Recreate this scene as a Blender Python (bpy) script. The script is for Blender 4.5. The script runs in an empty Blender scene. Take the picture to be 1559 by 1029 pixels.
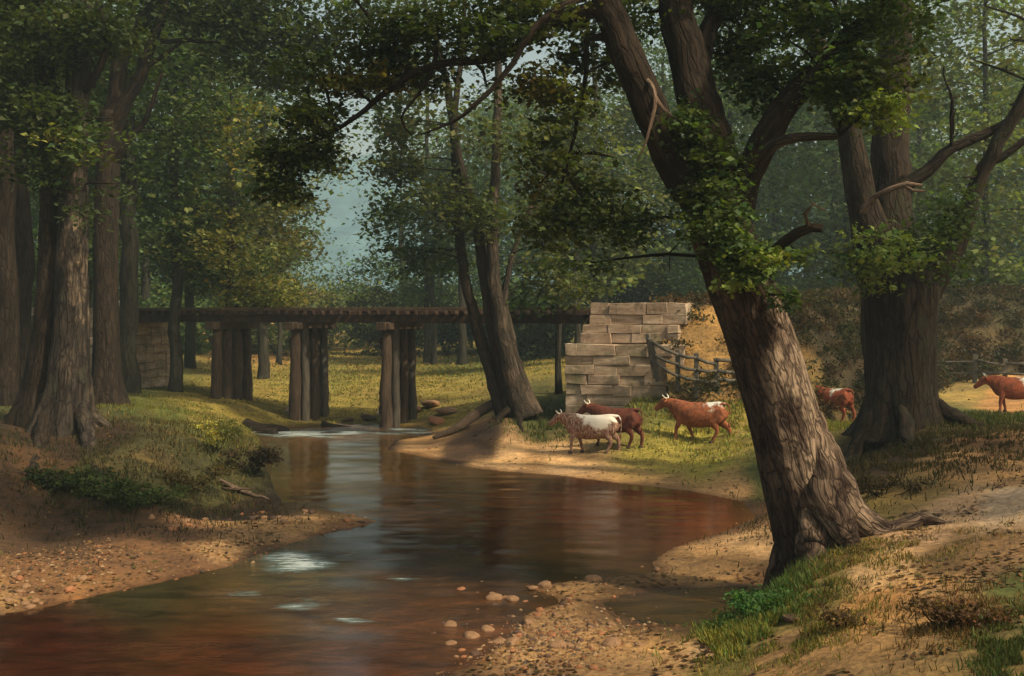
import bpy, math, random
import numpy as np, time
T0 = time.time()
from mathutils import Vector
random.seed(7); rng = np.random.default_rng(11)
R = math.radians
scene = bpy.context.scene
COL = scene.collection
# ------------------------------------------------------------------ camera frame used for laying out real positions
F, CX, HY, H = 1671.0, 779.5, 475.0, 4.8
def P(px, py, Y):                      # point at distance Y
    return np.array([(px-CX)/F*Y, Y, H-(py-HY)/F*Y])
def G(px, py, z=0.0):                  # point on the ground of height z
    Y = F*(H-z)/(py-HY); return np.array([(px-CX)/F*Y, Y, z])
SUN = np.array([0.68, -0.50, 0.90]); SUN /= np.linalg.norm(SUN)
# ------------------------------------------------------------------ noise
def _h(i, j, k, s):
    n = (i*374761393 + j*668265263 + k*2147483647 + s*974711) & 0xffffffff
    n = ((n ^ (n >> 13))*1274126177) & 0xffffffff
    return ((n ^ (n >> 16)) & 0xffff)/65535.0
def noise(x, y, z=0.0, s=0):
    x = np.asarray(x, float); y = np.asarray(y, float); z = np.asarray(z, float)+x*0
    xi = np.floor(x).astype(np.int64); yi = np.floor(y).astype(np.int64); zi = np.floor(z).astype(np.int64)
    xf = x-xi; yf = y-yi; zf = z-zi
    xf = xf*xf*(3-2*xf); yf = yf*yf*(3-2*yf); zf = zf*zf*(3-2*zf)
    r = 0
    for a in (0, 1):
        for b in (0, 1):
            for c in (0, 1):
                w = (xf if a else 1-xf)*(yf if b else 1-yf)*(zf if c else 1-zf)
                r = r+w*_h(xi+a, yi+b, zi+c, s)
    return r*2-1
def fbm(x, y, z=0.0, o=4, s=0):
    r = 0; a = 1.0; f = 1.0
    for k in range(o):
        r = r+a*noise(np.asarray(x)*f, np.asarray(y)*f, np.asarray(z)*f, s+k); a *= .5; f *= 2.03
    return r
def sstep(a, b, x):
    t = np.clip((x-a)/(b-a), 0, 1); return t*t*(3-2*t)
# ------------------------------------------------------------------ objects
def tag(o, label=None, cat=None, group=None, kind=None):
    if label: o['label'] = label
    if cat: o['category'] = cat
    if group: o['group'] = group
    if kind: o['kind'] = kind
    return o
def empty(name, loc, label, cat, group=None):
    o = bpy.data.objects.new(name, None); COL.objects.link(o)
    o.location = [float(v) for v in loc]; o.empty_display_size = .3
    return tag(o, label, cat, group)
def link(name, me, mat=None, parent=None, loc=(0, 0, 0)):
    if mat and not me.materials: me.materials.append(mat)
    o = bpy.data.objects.new(name, me); COL.objects.link(o); o.location = loc
    if parent: o.parent = parent
    return o
class MB:
    def __init__(s): s.v = []; s.f = []; s.n = 0; s.att = {}
    def add(s, v, f, **att):
        v = np.asarray(v, float); s.v.append(v)
        for q in f: s.f.append(tuple(int(i)+s.n for i in q))
        for k, a in att.items(): s.att.setdefault(k, []).append(np.asarray(a, float))
        s.n += len(v)
    def mesh(s, name, smooth=True, off=(0, 0, 0)):
        me = bpy.data.meshes.new(name)
        V = np.concatenate(s.v)-np.asarray(off, float)
        me.from_pydata([tuple(map(float, p)) for p in V], [], s.f)
        for k, a in s.att.items():
            A = np.concatenate(a)
            if len(A) == len(V):
                at = me.attributes.new(k, 'FLOAT_VECTOR', 'POINT'); at.data.foreach_set('vector', A.astype(np.float32).ravel())
        if smooth: me.polygons.foreach_set('use_smooth', [True]*len(me.polygons))
        me.update(); return me
def fastmesh(name, V, n, cols=None, smooth=False):
    """V: (m*n,3) array, every n consecutive verts one face"""
    me = bpy.data.meshes.new(name); m = len(V)//n
    me.vertices.add(len(V)); me.vertices.foreach_set('co', V.astype(np.float32).ravel())
    me.loops.add(m*n); me.loops.foreach_set('vertex_index', np.arange(m*n, dtype=np.int32))
    me.polygons.add(m); me.polygons.foreach_set('loop_start', np.arange(0, m*n, n, dtype=np.int32))
    me.update(calc_edges=True)
    if cols is not None:
        at = me.attributes.new('tint', 'FLOAT_COLOR', 'POINT')
        c4 = np.ones((len(V), 4), np.float32); c4[:, :3] = cols; at.data.foreach_set('color', c4.ravel())
    return me
def gridmesh(name, X, Y, Z, cols=None, extra=None):
    ny, nx = X.shape; me = bpy.data.meshes.new(name)
    V = np.stack([X, Y, Z], -1).reshape(-1, 3)
    me.vertices.add(len(V)); me.vertices.foreach_set('co', V.astype(np.float32).ravel())
    i = np.arange((ny-1)*(nx-1)); r = i//(nx-1); c = i % (nx-1); a = r*nx+c
    q = np.stack([a, a+1, a+nx+1, a+nx], -1).astype(np.int32)
    me.loops.add(q.size); me.loops.foreach_set('vertex_index', q.ravel())
    me.polygons.add(len(q)); me.polygons.foreach_set('loop_start', np.arange(0, q.size, 4, dtype=np.int32))
    me.polygons.foreach_set('use_smooth', np.ones(len(q), bool)); me.update(calc_edges=True)
    if cols is not None:
        at = me.attributes.new('tint', 'FLOAT_COLOR', 'POINT')
        c4 = np.ones((len(V), 4), np.float32); c4[:, :3] = cols.reshape(-1, 3); at.data.foreach_set('color', c4.ravel())
    if extra is not None:
        at = me.attributes.new('wet', 'FLOAT', 'POINT'); at.data.foreach_set('value', extra.astype(np.float32).ravel())
    return me
# ------------------------------------------------------------------ materials
def newmat(name):
    m = bpy.data.materials.new(name); m.use_nodes = True; nt = m.node_tree
    for n in list(nt.nodes): nt.nodes.remove(n)
    return m, nt
def N(nt, t, **kw):
    n = nt.nodes.new(t)
    for k, v in kw.items():
        if k in n.inputs: n.inputs[k].default_value = v
        else: setattr(n, k, v)
    return n
def ramp(nt, fac, stops):
    r = nt.nodes.new('ShaderNodeValToRGB'); el = r.color_ramp.elements
    while len(el) < len(stops): el.new(.5)
    for e, (p, c) in zip(el, stops): e.position = p; e.color = (*c, 1)
    nt.links.new(fac, r.inputs[0]); return r.outputs[0]
def mix(nt, a, b, fac, mode='MIX'):
    n = nt.nodes.new('ShaderNodeMix'); n.data_type = 'RGBA'; n.blend_type = mode; n.clamp_factor = True
    for s, v in ((6, a), (7, b), (0, fac)):
        if hasattr(v, 'links'): nt.links.new(v, n.inputs[s])
        else: n.inputs[s].default_value = v if s == 0 else (*v, 1)
    return n.outputs[2]
def nz(nt, vec, scale, detail=4, rough=.6, dist=0.0):
    n = N(nt, 'ShaderNodeTexNoise'); n.inputs['Scale'].default_value = scale
    n.inputs['Detail'].default_value = detail; n.inputs['Roughness'].default_value = rough
    n.inputs['Distortion'].default_value = dist
    if vec is not None: nt.links.new(vec, n.inputs['Vector'])
    return n.outputs['Fac']
def mapping(nt, vec, sc):
    m = nt.nodes.new('ShaderNodeMapping'); m.inputs['Scale'].default_value = sc
    nt.links.new(vec, m.inputs['Vector']); return m.outputs[0]
def finish(nt, col, rough=.9, bump=None, bs=.5, bd=.05, spec=.25):
    p = nt.nodes.new('ShaderNodeBsdfPrincipled'); o = nt.nodes.new('ShaderNodeOutputMaterial')
    if hasattr(col, 'links'): nt.links.new(col, p.inputs['Base Color'])
    else: p.inputs['Base Color'].default_value = (*col, 1)
    if hasattr(rough, 'links'): nt.links.new(rough, p.inputs['Roughness'])
    else: p.inputs['Roughness'].default_value = rough
    p.inputs['Specular IOR Level'].default_value = spec
    if bump is not None:
        b = nt.nodes.new('ShaderNodeBump'); b.inputs['Strength'].default_value = bs; b.inputs['Distance'].default_value = bd
        nt.links.new(bump, b.inputs['Height']); nt.links.new(b.outputs[0], p.inputs['Normal'])
    nt.links.new(p.outputs[0], o.inputs[0]); return p
def leafmat(name, trans=.35, sat=1.0):
    m, nt = newmat(name)
    a = N(nt, 'ShaderNodeAttribute', attribute_name='tint')
    d = nt.nodes.new('ShaderNodeBsdfPrincipled'); d.inputs['Roughness'].default_value = .55; d.inputs['Specular IOR Level'].default_value = .18
    nt.links.new(a.outputs['Color'], d.inputs['Base Color'])
    t = nt.nodes.new('ShaderNodeBsdfTranslucent')
    nt.links.new(mix(nt, a.outputs['Color'], (.9, 1.0, .25), 1.0, 'MULTIPLY'), t.inputs['Color'])
    ms = nt.nodes.new('ShaderNodeMixShader'); ms.inputs[0].default_value = trans
    o = nt.nodes.new('ShaderNodeOutputMaterial')
    nt.links.new(d.outputs[0], ms.inputs[1]); nt.links.new(t.outputs[0], ms.inputs[2]); nt.links.new(ms.outputs[0], o.inputs[0])
    return m
def barkmat(name, dark, mid, pale, pale_amt=.5, lichen=None, ridge=9.0, bs=1.0, bd=.06, side=None):
    m, nt = newmat(name)
    a = N(nt, 'ShaderNodeAttribute', attribute_name='bark').outputs['Vector']
    v1 = mapping(nt, a, (1, 1, .12)); v2 = mapping(nt, a, (1, 1, .5))
    r = nz(nt, v1, ridge, 6, .65, .6); fine = nz(nt, v1, ridge*4, 4, .7, .2); blot = nz(nt, v2, 1.6, 4, .6, .4)
    vo = nt.nodes.new('ShaderNodeTexVoronoi'); vo.feature = 'DISTANCE_TO_EDGE'; vo.inputs['Scale'].default_value = ridge*.75
    wv = nt.nodes.new('ShaderNodeVectorMath'); wv.operation = 'MULTIPLY_ADD'; wn = N(nt, 'ShaderNodeTexNoise'); wn.inputs['Scale'].default_value = 5; nt.links.new(v2, wn.inputs['Vector'])
    nt.links.new(wn.outputs['Color'], wv.inputs[0]); wv.inputs[1].default_value = (.22, .22, .22); nt.links.new(mapping(nt, a, (1, 1, .2)), wv.inputs[2]); nt.links.new(wv.outputs[0], vo.inputs['Vector'])
    crack = ramp(nt, vo.outputs['Distance'], [(.0, (0, 0, 0)), (.16, (1, 1, 1))])
    c = ramp(nt, r, [(.36, dark), (.5, mid), (.68, tuple(x*1.35 for x in mid))])
    pb = ramp(nt, blot, [(.56-.16*pale_amt, (0, 0, 0)), (.66-.1*pale_amt, (1, 1, 1))])
    if side:   # (x offset, threshold, z0, z1): flank painted pale, for flaked bark and for sunlight on it
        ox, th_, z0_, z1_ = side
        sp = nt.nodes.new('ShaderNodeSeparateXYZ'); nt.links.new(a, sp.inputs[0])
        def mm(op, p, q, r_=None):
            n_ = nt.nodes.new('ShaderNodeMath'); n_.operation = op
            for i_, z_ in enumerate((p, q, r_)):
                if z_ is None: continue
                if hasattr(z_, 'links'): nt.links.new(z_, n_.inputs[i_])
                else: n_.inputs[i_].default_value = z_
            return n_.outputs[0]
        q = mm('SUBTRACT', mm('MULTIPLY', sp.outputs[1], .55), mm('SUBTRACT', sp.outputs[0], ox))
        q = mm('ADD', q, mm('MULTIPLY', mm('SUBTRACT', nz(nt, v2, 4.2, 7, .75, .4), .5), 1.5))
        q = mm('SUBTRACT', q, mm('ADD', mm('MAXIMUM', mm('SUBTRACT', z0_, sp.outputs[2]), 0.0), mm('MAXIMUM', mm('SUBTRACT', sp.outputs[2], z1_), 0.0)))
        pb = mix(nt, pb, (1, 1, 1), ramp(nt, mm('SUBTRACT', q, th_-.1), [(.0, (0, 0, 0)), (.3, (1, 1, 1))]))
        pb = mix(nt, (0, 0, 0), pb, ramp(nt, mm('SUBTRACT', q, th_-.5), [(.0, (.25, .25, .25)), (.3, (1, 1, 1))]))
    pr = ramp(nt, fine, [(.34, (0, 0, 0)), (.46, (1, 1, 1))])
    f = nt.nodes.new('ShaderNodeMath'); f.operation = 'MULTIPLY'; nt.links.new(pb, f.inputs[0]); nt.links.new(pr, f.inputs[1])
    f2 = nt.nodes.new('ShaderNodeMath'); f2.operation = 'MULTIPLY'; nt.links.new(f.outputs[0], f2.inputs[0]); f2.inputs[1].default_value = min(1, pale_amt*1.3)
    c = mix(nt, c, pale, f2.outputs[0])
    c = mix(nt, dark, c, mix(nt, (.25, .25, .25), (1, 1, 1), crack))
    if lichen:
        l = ramp(nt, nz(nt, v2, 2.7, 5, .7), [(.55, (0, 0, 0)), (.66, (.7, .7, .7))]); c = mix(nt, c, lichen, l)
    ad = nt.nodes.new('ShaderNodeMath'); ad.operation = 'MULTIPLY_ADD'; nt.links.new(fine, ad.inputs[0]); ad.inputs[1].default_value = .35; nt.links.new(r, ad.inputs[2])
    ad2 = nt.nodes.new('ShaderNodeMath'); ad2.operation = 'MULTIPLY_ADD'; nt.links.new(crack, ad2.inputs[0]); ad2.inputs[1].default_value = .32; nt.links.new(ad.outputs[0], ad2.inputs[2])
    finish(nt, c, .9, ad2.outputs[0], bs, bd, .15); return m
def plainmat(name, c1, c2, scale=6, rough=.9, stretch=(1, 1, 1), bs=.5, bd=.02, c3=None):
    m, nt = newmat(name); tc = nt.nodes.new('ShaderNodeTexCoord')
    v = mapping(nt, tc.outputs['Object'], stretch); n = nz(nt, v, scale, 6, .65, .3)
    st = [(.3, c1), (.65, c2)]+([(.8, c3)] if c3 else [])
    finish(nt, ramp(nt, n, st), rough, nz(nt, v, scale*3, 5, .7), bs, bd); return m
M = {}
M['leaf'] = leafmat('leaf_green', .45)
M['grass'] = leafmat('grass_blade', .3)
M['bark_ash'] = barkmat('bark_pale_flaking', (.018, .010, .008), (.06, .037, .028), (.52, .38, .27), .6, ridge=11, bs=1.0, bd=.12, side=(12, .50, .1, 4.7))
M['bark_root'] = barkmat('bark_root', (.018, .010, .008), (.07, .045, .034), (.42, .30, .21), .55, ridge=12, bs=1.0, bd=.1)
M['bark_limb'] = barkmat('bark_dark_limb', (.012, .009, .007), (.034, .024, .017), (.13, .085, .055), .12, ridge=9)
M['bark_oak'] = barkmat('bark_oak', (.014, .010, .008), (.042, .030, .021), (.10, .075, .05), .2, (.035, .04, .022), ridge=8, bs=1.0, bd=.07)
M['bark_left'] = barkmat('bark_left', (.012, .009, .008), (.04, .032, .026), (.50, .37, .25), .3, (.05, .05, .035), ridge=8, side=(9, .60, 3.4, 7.5))  # side strip stands for sunlight, painted into the bark colour
M['bark_far'] = barkmat('bark_far', (.018, .017, .013), (.042, .038, .028), (.1, .085, .06), .1, (.035, .042, .022), ridge=6)
M['bark_clump'] = barkmat('bark_clump', (.018, .014, .011), (.055, .043, .032), (.24, .17, .12), .35, (.035, .035, .02), ridge=9)
M['deadwood'] = barkmat('dead_wood', (.08, .055, .04), (.24, .16, .11), (.42, .3, .22), .6, ridge=14)
M['timber'] = plainmat('old_timber', (.03, .021, .015), (.12, .08, .055), 6, .9, (3, 3, .3), .9, .04, (.30, .21, .15))
M['timber_grey'] = plainmat('grey_timber', (.03, .026, .02), (.12, .10, .08), 6, .9, (3, 3, .3), .6, .02)
M['deck'] = plainmat('deck_timber', (.02, .013, .01), (.07, .042, .03), 4, .85, (1, 1, 1), .6, .02, (.15, .085, .06))
M['iron'] = plainmat('rusty_rail', (.06, .03, .02), (.16, .08, .05), 12, .6)
M['horn'] = plainmat('horn', (.6, .55, .42), (.75, .7, .6), 8, .5)
M['hoof'] = plainmat('hoof', (.03, .02, .015), (.07, .05, .04), 8, .6)
M['fence'] = plainmat('fence_wood', (.05, .045, .035), (.14, .125, .10), 6, .9, (1, 1, .4))
def stonemat():
    m, nt = newmat('abutment_stone'); tc = nt.nodes.new('ShaderNodeTexCoord'); o = tc.outputs['Object']
    v = mapping(nt, o, (.5, .5, 2.2))
    c = ramp(nt, nz(nt, v, 1.7, 8, .75, .5), [(.3, (.18, .12, .08)), (.5, (.37, .27, .19)), (.66, (.56, .44, .34))])
    c = mix(nt, c, (.12, .12, .06), ramp(nt, nz(nt, o, .9, 6, .75), [(.5, (0, 0, 0)), (.68, (.8, .8, .8))]))
    c = mix(nt, c, (.09, .055, .035), ramp(nt, nz(nt, mapping(nt, o, (1.5, 1.5, .4)), 2.2, 6, .75), [(.55, (0, 0, 0)), (.72, (.8, .8, .8))]))
    finish(nt, c, .95, nz(nt, o, 7, 6, .7), .6, .04); return m
M['stone'] = stonemat()
M['pebble'] = plainmat('river_stone', (.16, .085, .045), (.34, .20, .11), 5, .7, c3=(.5, .36, .23))
M['pebble_red'] = plainmat('red_river_stone', (.2, .08, .04), (.40, .18, .085), 6, .7)
M['pebble_dark'] = plainmat('dark_river_stone', (.05, .03, .022), (.14, .08, .055), 6, .7)
def cowmat(name, red, white, x0=0.0, spread=.5, zmin=1.0, roan=.3):
    m, nt = newmat(name); tc = nt.nodes.new('ShaderNodeTexCoord'); o = tc.outputs['Object']
    base = ramp(nt, nz(nt, o, 5, 5, .7), [(.32, tuple(c*.4 for c in red)), (.55, red), (.75, tuple(c*1.6 for c in red))])
    sx = nt.nodes.new('ShaderNodeSeparateXYZ'); nt.links.new(o, sx.inputs[0])
    def mth(op, a, b):
        n = nt.nodes.new('ShaderNodeMath'); n.operation = op
        for i, q in enumerate((a, b)):
            if hasattr(q, 'links'): nt.links.new(q, n.inputs[i])
            else: n.inputs[i].default_value = q
        return n.outputs[0]
    dx = mth('ABSOLUTE', mth('SUBTRACT', sx.outputs[0], x0), 0)
    up = mth('SUBTRACT', sx.outputs[2], zmin)
    e = mth('ADD', mth('SUBTRACT', mth('MULTIPLY', up, 2.2), mth('DIVIDE', dx, spread)), mth('MULTIPLY', mth('SUBTRACT', nz(nt, o, 3.2, 5, .7), .5), 2.6))
    mk = ramp(nt, e, [(.0, (0, 0, 0)), (.28, (1, 1, 1))])
    r2 = ramp(nt, nz(nt, mapping(nt, o, (2.4, 2.4, .8)), 9, 4, .7), [(.42, (0, 0, 0)), (.6, (roan, roan, roan))])
    c = mix(nt, base, (.56, .42, .33), r2); c = mix(nt, c, white, mk)
    finish(nt, c, .9, nz(nt, o, 22, 4, .8), .6, .02, .12); return m
def groundmat():
    m, nt = newmat('ground_cover'); a = N(nt, 'ShaderNodeAttribute', attribute_name='tint'); w = N(nt, 'ShaderNodeAttribute', attribute_name='wet')
    tc = nt.nodes.new('ShaderNodeTexCoord'); o = tc.outputs['Object']
    n1 = nz(nt, o, 1.2, 6, .7, .4); n2 = nz(nt, o, 9, 6, .75, .2); n3 = nz(nt, mapping(nt, o, (.25, 1, 1)), .5, 5, .7)
    k = ramp(nt, n2, [(.3, (.45, .42, .4)), (.5, (1, 1, 1)), (.72, (1.55, 1.5, 1.4))])
    k1 = ramp(nt, n1, [(.32, (.6, .58, .55)), (.5, (1, 1, 1)), (.7, (1.35, 1.3, 1.2))])
    k3 = ramp(nt, n3, [(.35, (.72, .74, .8)), (.6, (1.2, 1.15, 1))])
    c = mix(nt, a.outputs['Color'], k, 1.0, 'MULTIPLY'); c = mix(nt, c, k1, 1.0, 'MULTIPLY'); c = mix(nt, c, k3, 1.0, 'MULTIPLY')
    vo = nt.nodes.new('ShaderNodeTexVoronoi'); vo.inputs['Scale'].default_value = 7.0; nt.links.new(o, vo.inputs['Vector'])
    st = ramp(nt, vo.outputs['Distance'], [(.0, (1, 1, 1)), (.5, (0, 0, 0))])
    ad = nt.nodes.new('ShaderNodeMath'); ad.operation = 'MULTIPLY_ADD'; nt.links.new(st, ad.inputs[0]); ad.inputs[1].default_value = .35; nt.links.new(n2, ad.inputs[2])
    rr = nt.nodes.new('ShaderNodeMapRange'); nt.links.new(w.outputs['Fac'], rr.inputs[0]); rr.inputs[3].default_value = .95; rr.inputs[4].default_value = .35
    finish(nt, c, rr.outputs[0], ad.outputs[0], .8, .06, .3); return m
M['ground'] = groundmat()
def watermat():
    m, nt = newmat('stream_water'); tc = nt.nodes.new('ShaderNodeTexCoord'); o = tc.outputs['Object']
    w = N(nt, 'ShaderNodeAttribute', attribute_name='wet').outputs['Fac']
    bed = N(nt, 'ShaderNodeAttribute', attribute_name='tint').outputs['Color']
    k = ramp(nt, nz(nt, mapping(nt, o, (.6, 1.6, 1)), 1.6, 6, .75, .5), [(.3, (.35, .32, .3)), (.5, (1, 1, 1)), (.72, (2.0, 1.7, 1.4))])
    col = mix(nt, bed, k, 1.0, 'MULTIPLY')
    # ripples
    v = mapping(nt, o, (.55, 2.0, 1)); v2 = mapping(nt, o, (1.0, 3.4, 1))
    big = nz(nt, v, 1.6, 3, .5, .3); small = nz(nt, v2, 4.5, 4, .6, .4)
    fo = nt.nodes.new('ShaderNodeMath'); fo.operation = 'MULTIPLY'; nt.links.new(small, fo.inputs[0]); nt.links.new(w, fo.inputs[1])
    fs = nz(nt, mapping(nt, o, (.9, 4.5, 1)), 2.6, 7, .75, .5)
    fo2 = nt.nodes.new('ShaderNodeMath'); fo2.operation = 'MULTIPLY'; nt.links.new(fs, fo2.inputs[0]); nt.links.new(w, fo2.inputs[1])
    col = mix(nt, col, (.16, .25, .26), ramp(nt, fo2.outputs[0], [(.40, (0, 0, 0)), (.60, (.85, .85, .85))]))  # bluish sky glints painted into the water colour
    col = mix(nt, col, (.62, .70, .70), ramp(nt, fo2.outputs[0], [(.57, (0, 0, 0)), (.68, (1, 1, 1))]))  # near-white streaks: foam, with brighter glints painted in
    b1 = nt.nodes.new('ShaderNodeBump'); b1.inputs['Distance'].default_value = .05; b1.inputs['Strength'].default_value = .07; nt.links.new(big, b1.inputs['Height'])
    st = nt.nodes.new('ShaderNodeMapRange'); nt.links.new(w, st.inputs[0]); st.inputs[3].default_value = .05; st.inputs[4].default_value = 1.0
    b2 = nt.nodes.new('ShaderNodeBump'); b2.inputs['Distance'].default_value = .05; nt.links.new(st.outputs[0], b2.inputs['Strength'])
    nt.links.new(small, b2.inputs['Height']); nt.links.new(b1.outputs[0], b2.inputs['Normal'])
    p = nt.nodes.new('ShaderNodeBsdfPrincipled'); nt.links.new(col, p.inputs['Base Color'])
    p.inputs['IOR'].default_value = 1.33; p.inputs['Specular IOR Level'].default_value = .42; p.inputs['Roughness'].default_value = .015
    p.inputs['Coat Weight'].default_value = .0; p.inputs['Coat IOR'].default_value = 1.33; p.inputs['Coat Roughness'].default_value = .03
    nt.links.new(b2.outputs[0], p.inputs['Normal']); nt.links.new(b2.outputs[0], p.inputs['Coat Normal'])
    out = nt.nodes.new('ShaderNodeOutputMaterial'); nt.links.new(p.outputs[0], out.inputs[0]); return m
M['water'] = watermat()
# ------------------------------------------------------------------ terrain
POOL = [(-900, 935), (0, 935), (60, 926), (150, 906), (250, 886), (350, 862), (400, 842), (470, 818), (560, 799), (575, 792), (500, 776), (425, 768),
        (405, 735), (408, 700), (378, 678), (362, 656), (440, 650), (520, 645), (600, 647), (650, 652), (660, 662), (600, 672), (590, 684), (640, 694), (700, 709),
        (760, 717), (850, 724), (950, 736), (1050, 748), (1130, 764), (1148, 788), (1095, 812), (1015, 838), (990, 858), (1000, 872),
        (890, 882), (800, 893), (860, 915), (800, 935), (780, 965), (750, 990), (700, 1020), (640, 1040), (560, 1200), (500, 1700), (-3000, 1700)]
INLET = [(920, 918), (960, 905), (1040, 897), (1120, 893), (1175, 900), (1140, 932), (1080, 955), (990, 950), (940, 935)]
def poly(pts): return np.array([G(a, b)[:2] for a, b in pts])
POLYS = [poly(POOL), poly(INLET)]
def pdist(x, y):
    best = np.full(x.shape, 1e9); inside = np.zeros(x.shape, bool)
    for Q in POLYS:
        ins = np.zeros(x.shape, bool); n = len(Q)
        for i in range(n):
            ax, ay = Q[i]; bx, by = Q[(i+1) % n]
            dx, dy = bx-ax, by-ay; t = np.clip(((x-ax)*dx+(y-ay)*dy)/(dx*dx+dy*dy+1e-9), 0, 1)
            best = np.minimum(best, np.hypot(x-ax-t*dx, y-ay-t*dy))
            c = ((ay > y) != (by > y)); xi = ax+(y-ay)/(by-ay+1e-12)*dx
            ins ^= c & (x < xi)
        inside |= ins
    return np.where(inside, -best, best)
# (px, py, z, shore slope)
CP = [(0, 640, 1.7, 1), (90, 650, 1.6, 1), (180, 618, 1.5, 1), (300, 598, 1.2, 1), (215, 588, 1.25, 1), (300, 650, 1.25, 1.2), (368, 650, .95, 1.4), (200, 682, 1.4, 1),
      (200, 768, .42, .2), (60, 762, .5, .2), (0, 705, 1.3, 1), (0, 775, .5, .2), (330, 745, .22, .3), (380, 690, .8, 1.5), (330, 690, 1.05, 1.3), (0, 850, .36, .15), (200, 830, .30, .12), (400, 795, .2, .1), (520, 785, .12, .08), (0, 900, .22, .12),
      (460, 635, .12, .2), (605, 635, .15, .2), (400, 630, .5, .4), (560, 600, .8, .3), (500, 565, 1.0, .3), (560, 522, 1.5, .3), (450, 500, 2.2, .3), (700, 560, 1.1, .3), (700, 520, 1.6, .3), (300, 540, 1.7, .5), (100, 540, 1.9, .5),
      (750, 690, .16, .06), (820, 662, .4, .08), (780, 630, 1.0, .3), (700, 650, .35, .25), (880, 692, .3, .06), (960, 700, .3, .06), (1060, 676, .5, .1), (900, 606, 1.4, .2), (990, 570, 2.5, .2), (1060, 588, 2.1, .2), (1100, 605, 1.8, .2), (950, 620, 1.3, .2),
      (1268, 640, .75, .2), (1520, 628, .95, .2), (1250, 580, 1.6, .3), (1480, 572, 1.7, .3), (1400, 632, 1.35, .3), (1375, 655, 1.8, .4), (1300, 665, 1.6, .3), (1450, 665, 1.85, .4), (1559, 645, 1.95, .4),
      (1180, 700, .75, .15), (1130, 715, .5, .1), (1050, 730, .2, .06), (1150, 830, .35, .12), (1100, 850, .2, .1), (1050, 870, .1, .08), (1230, 850, .95, .8), (1290, 800, 1.15, .8), (1400, 795, 1.35, .8), (1300, 700, 1.35, .5), (1450, 690, 1.75, .6),
      (1500, 740, 1.6, .5), (1559, 800, 1.6, .5), (1400, 900, 1.25, .5), (1559, 900, 1.5, .5), (1300, 1000, 1.0, .4), (1180, 940, .65, .5), (1120, 985, .42, .3), (1559, 1029, 1.4, .5), (1000, 1000, .2, .08), (850, 980, .12, .06), (900, 930, .08, .05), (1050, 1010, .3, .1), (700, 1029, .05, .05)]
CW = [(-40, 25, 2.0, .5), (-40, 10, 1.6, .5), (-12, 8, .1, .2), (0, 3, .1, .2), (12, 4, 1.2, .4), (30, 12, 2.0, .5), (30, 30, 2.2, .5), (45, 60, 2.2, .5), (-50, 60, 2.2, .5), (-70, 130, 2.5, .5), (70, 130, 3, .5), (0, 160, 2.5, .5), (0, 300, 4, .5), (-150, 300, 5, .5), (150, 300, 5, .5)]
cpw = [(*G(a, b, z)[:2], z, s) for a, b, z, s in CP]+CW
cpw = np.array(cpw)
def uv(x, y): yy = np.maximum(y, 1)+8; return np.clip(x/yy, -1.2, 1.2)*2.2, np.log(yy)
cu, cv = uv(cpw[:, 0], cpw[:, 1])
def tps(r): return np.where(r > 1e-9, r*r*np.log(r+1e-12), 0)
K = tps(np.hypot(cu[:, None]-cu, cv[:, None]-cv))+np.eye(len(cu))*.0006
A_ = np.block([[K, np.stack([np.ones_like(cu), cu, cv], 1)], [np.stack([np.ones_like(cu), cu, cv]), np.zeros((3, 3))]])
W_ = np.linalg.solve(A_, np.concatenate([cpw[:, 2], [0, 0, 0]]))
def zbase(x, y):
    u, v = uv(x, y); v = np.clip(v, 2.0, 5.8); r = W_[-3]+W_[-2]*u+W_[-1]*v
    for k in range(len(cu)): r = r+W_[k]*tps(np.hypot(u-cu[k], v-cv[k]))
    return np.clip(r, .05, 6)
def slope(x, y):
    u, v = uv(x, y); ws = 0; s = 0
    for k in range(len(cu)):
        w = 1/(((u-cu[k])**2+(v-cv[k])**2)**1.5+1e-5); ws = ws+w; s = s+w*cpw[k, 3]
    return s/ws
def zfun(x, y):
    x = np.atleast_1d(np.asarray(x, float)); y = np.atleast_1d(np.asarray(y, float))
    d = pdist(x, y); d = d+.18*noise(x*1.3, y*1.3, s=5)*sstep(0, 1.5, np.abs(d)+.4)
    zb = zbase(x, y); s = slope(x, y)
    zb = zb+.10*fbm(x*.45, y*.45, o=3, s=3)*sstep(.3, 1.5, zb)+.018*fbm(x*2.2, y*2.2, o=3, s=9)
    z = np.where(d > 0, np.minimum(zb, .01+s*d+.35*np.maximum(s-.3, 0)), np.maximum(d*.25, -.6)-.02)
    return z
def gz(x, y): return float(zfun(x, y)[0])
def axis(segs):
    out = [segs[0][0]]
    for a, b, st in segs:
        n = max(1, int(round((b-a)/st))); out += list(np.linspace(a, b, n+1)[1:])
    return np.array(out)
ax = axis([(-900, -200, 50), (-200, -60, 8), (-60, -22, 1.0), (-22, -11, .3), (-11, 11, .14), (11, 22, .3), (22, 60, 1.0), (60, 200, 8), (200, 900, 50)])
ay = axis([(-100, -10, 10), (-10, 8, 1.0), (8, 12, .25), (12, 30, .14), (30, 48, .2), (48, 70, .5), (70, 200, 3), (200, 1000, 50)])
GX, GY = np.meshgrid(ax, ay)
GZ = zfun(GX.ravel(), GY.ravel()).reshape(GX.shape)
GZ = np.where(GY > 170, GZ+sstep(170, 600, GY)*14, GZ)
moss = (.055, .052, .018); grass = (.10, .115, .028); ygrass = (.235, .19, .045); dgrass = (.06, .07, .022); soil = (.065, .036, .019); dsoil = (.034, .019, .011); sand = (.52, .33, .17); orange = (.46, .24, .09); tan = (.36, .215, .10); bsand = (.165, .085, .042)
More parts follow.
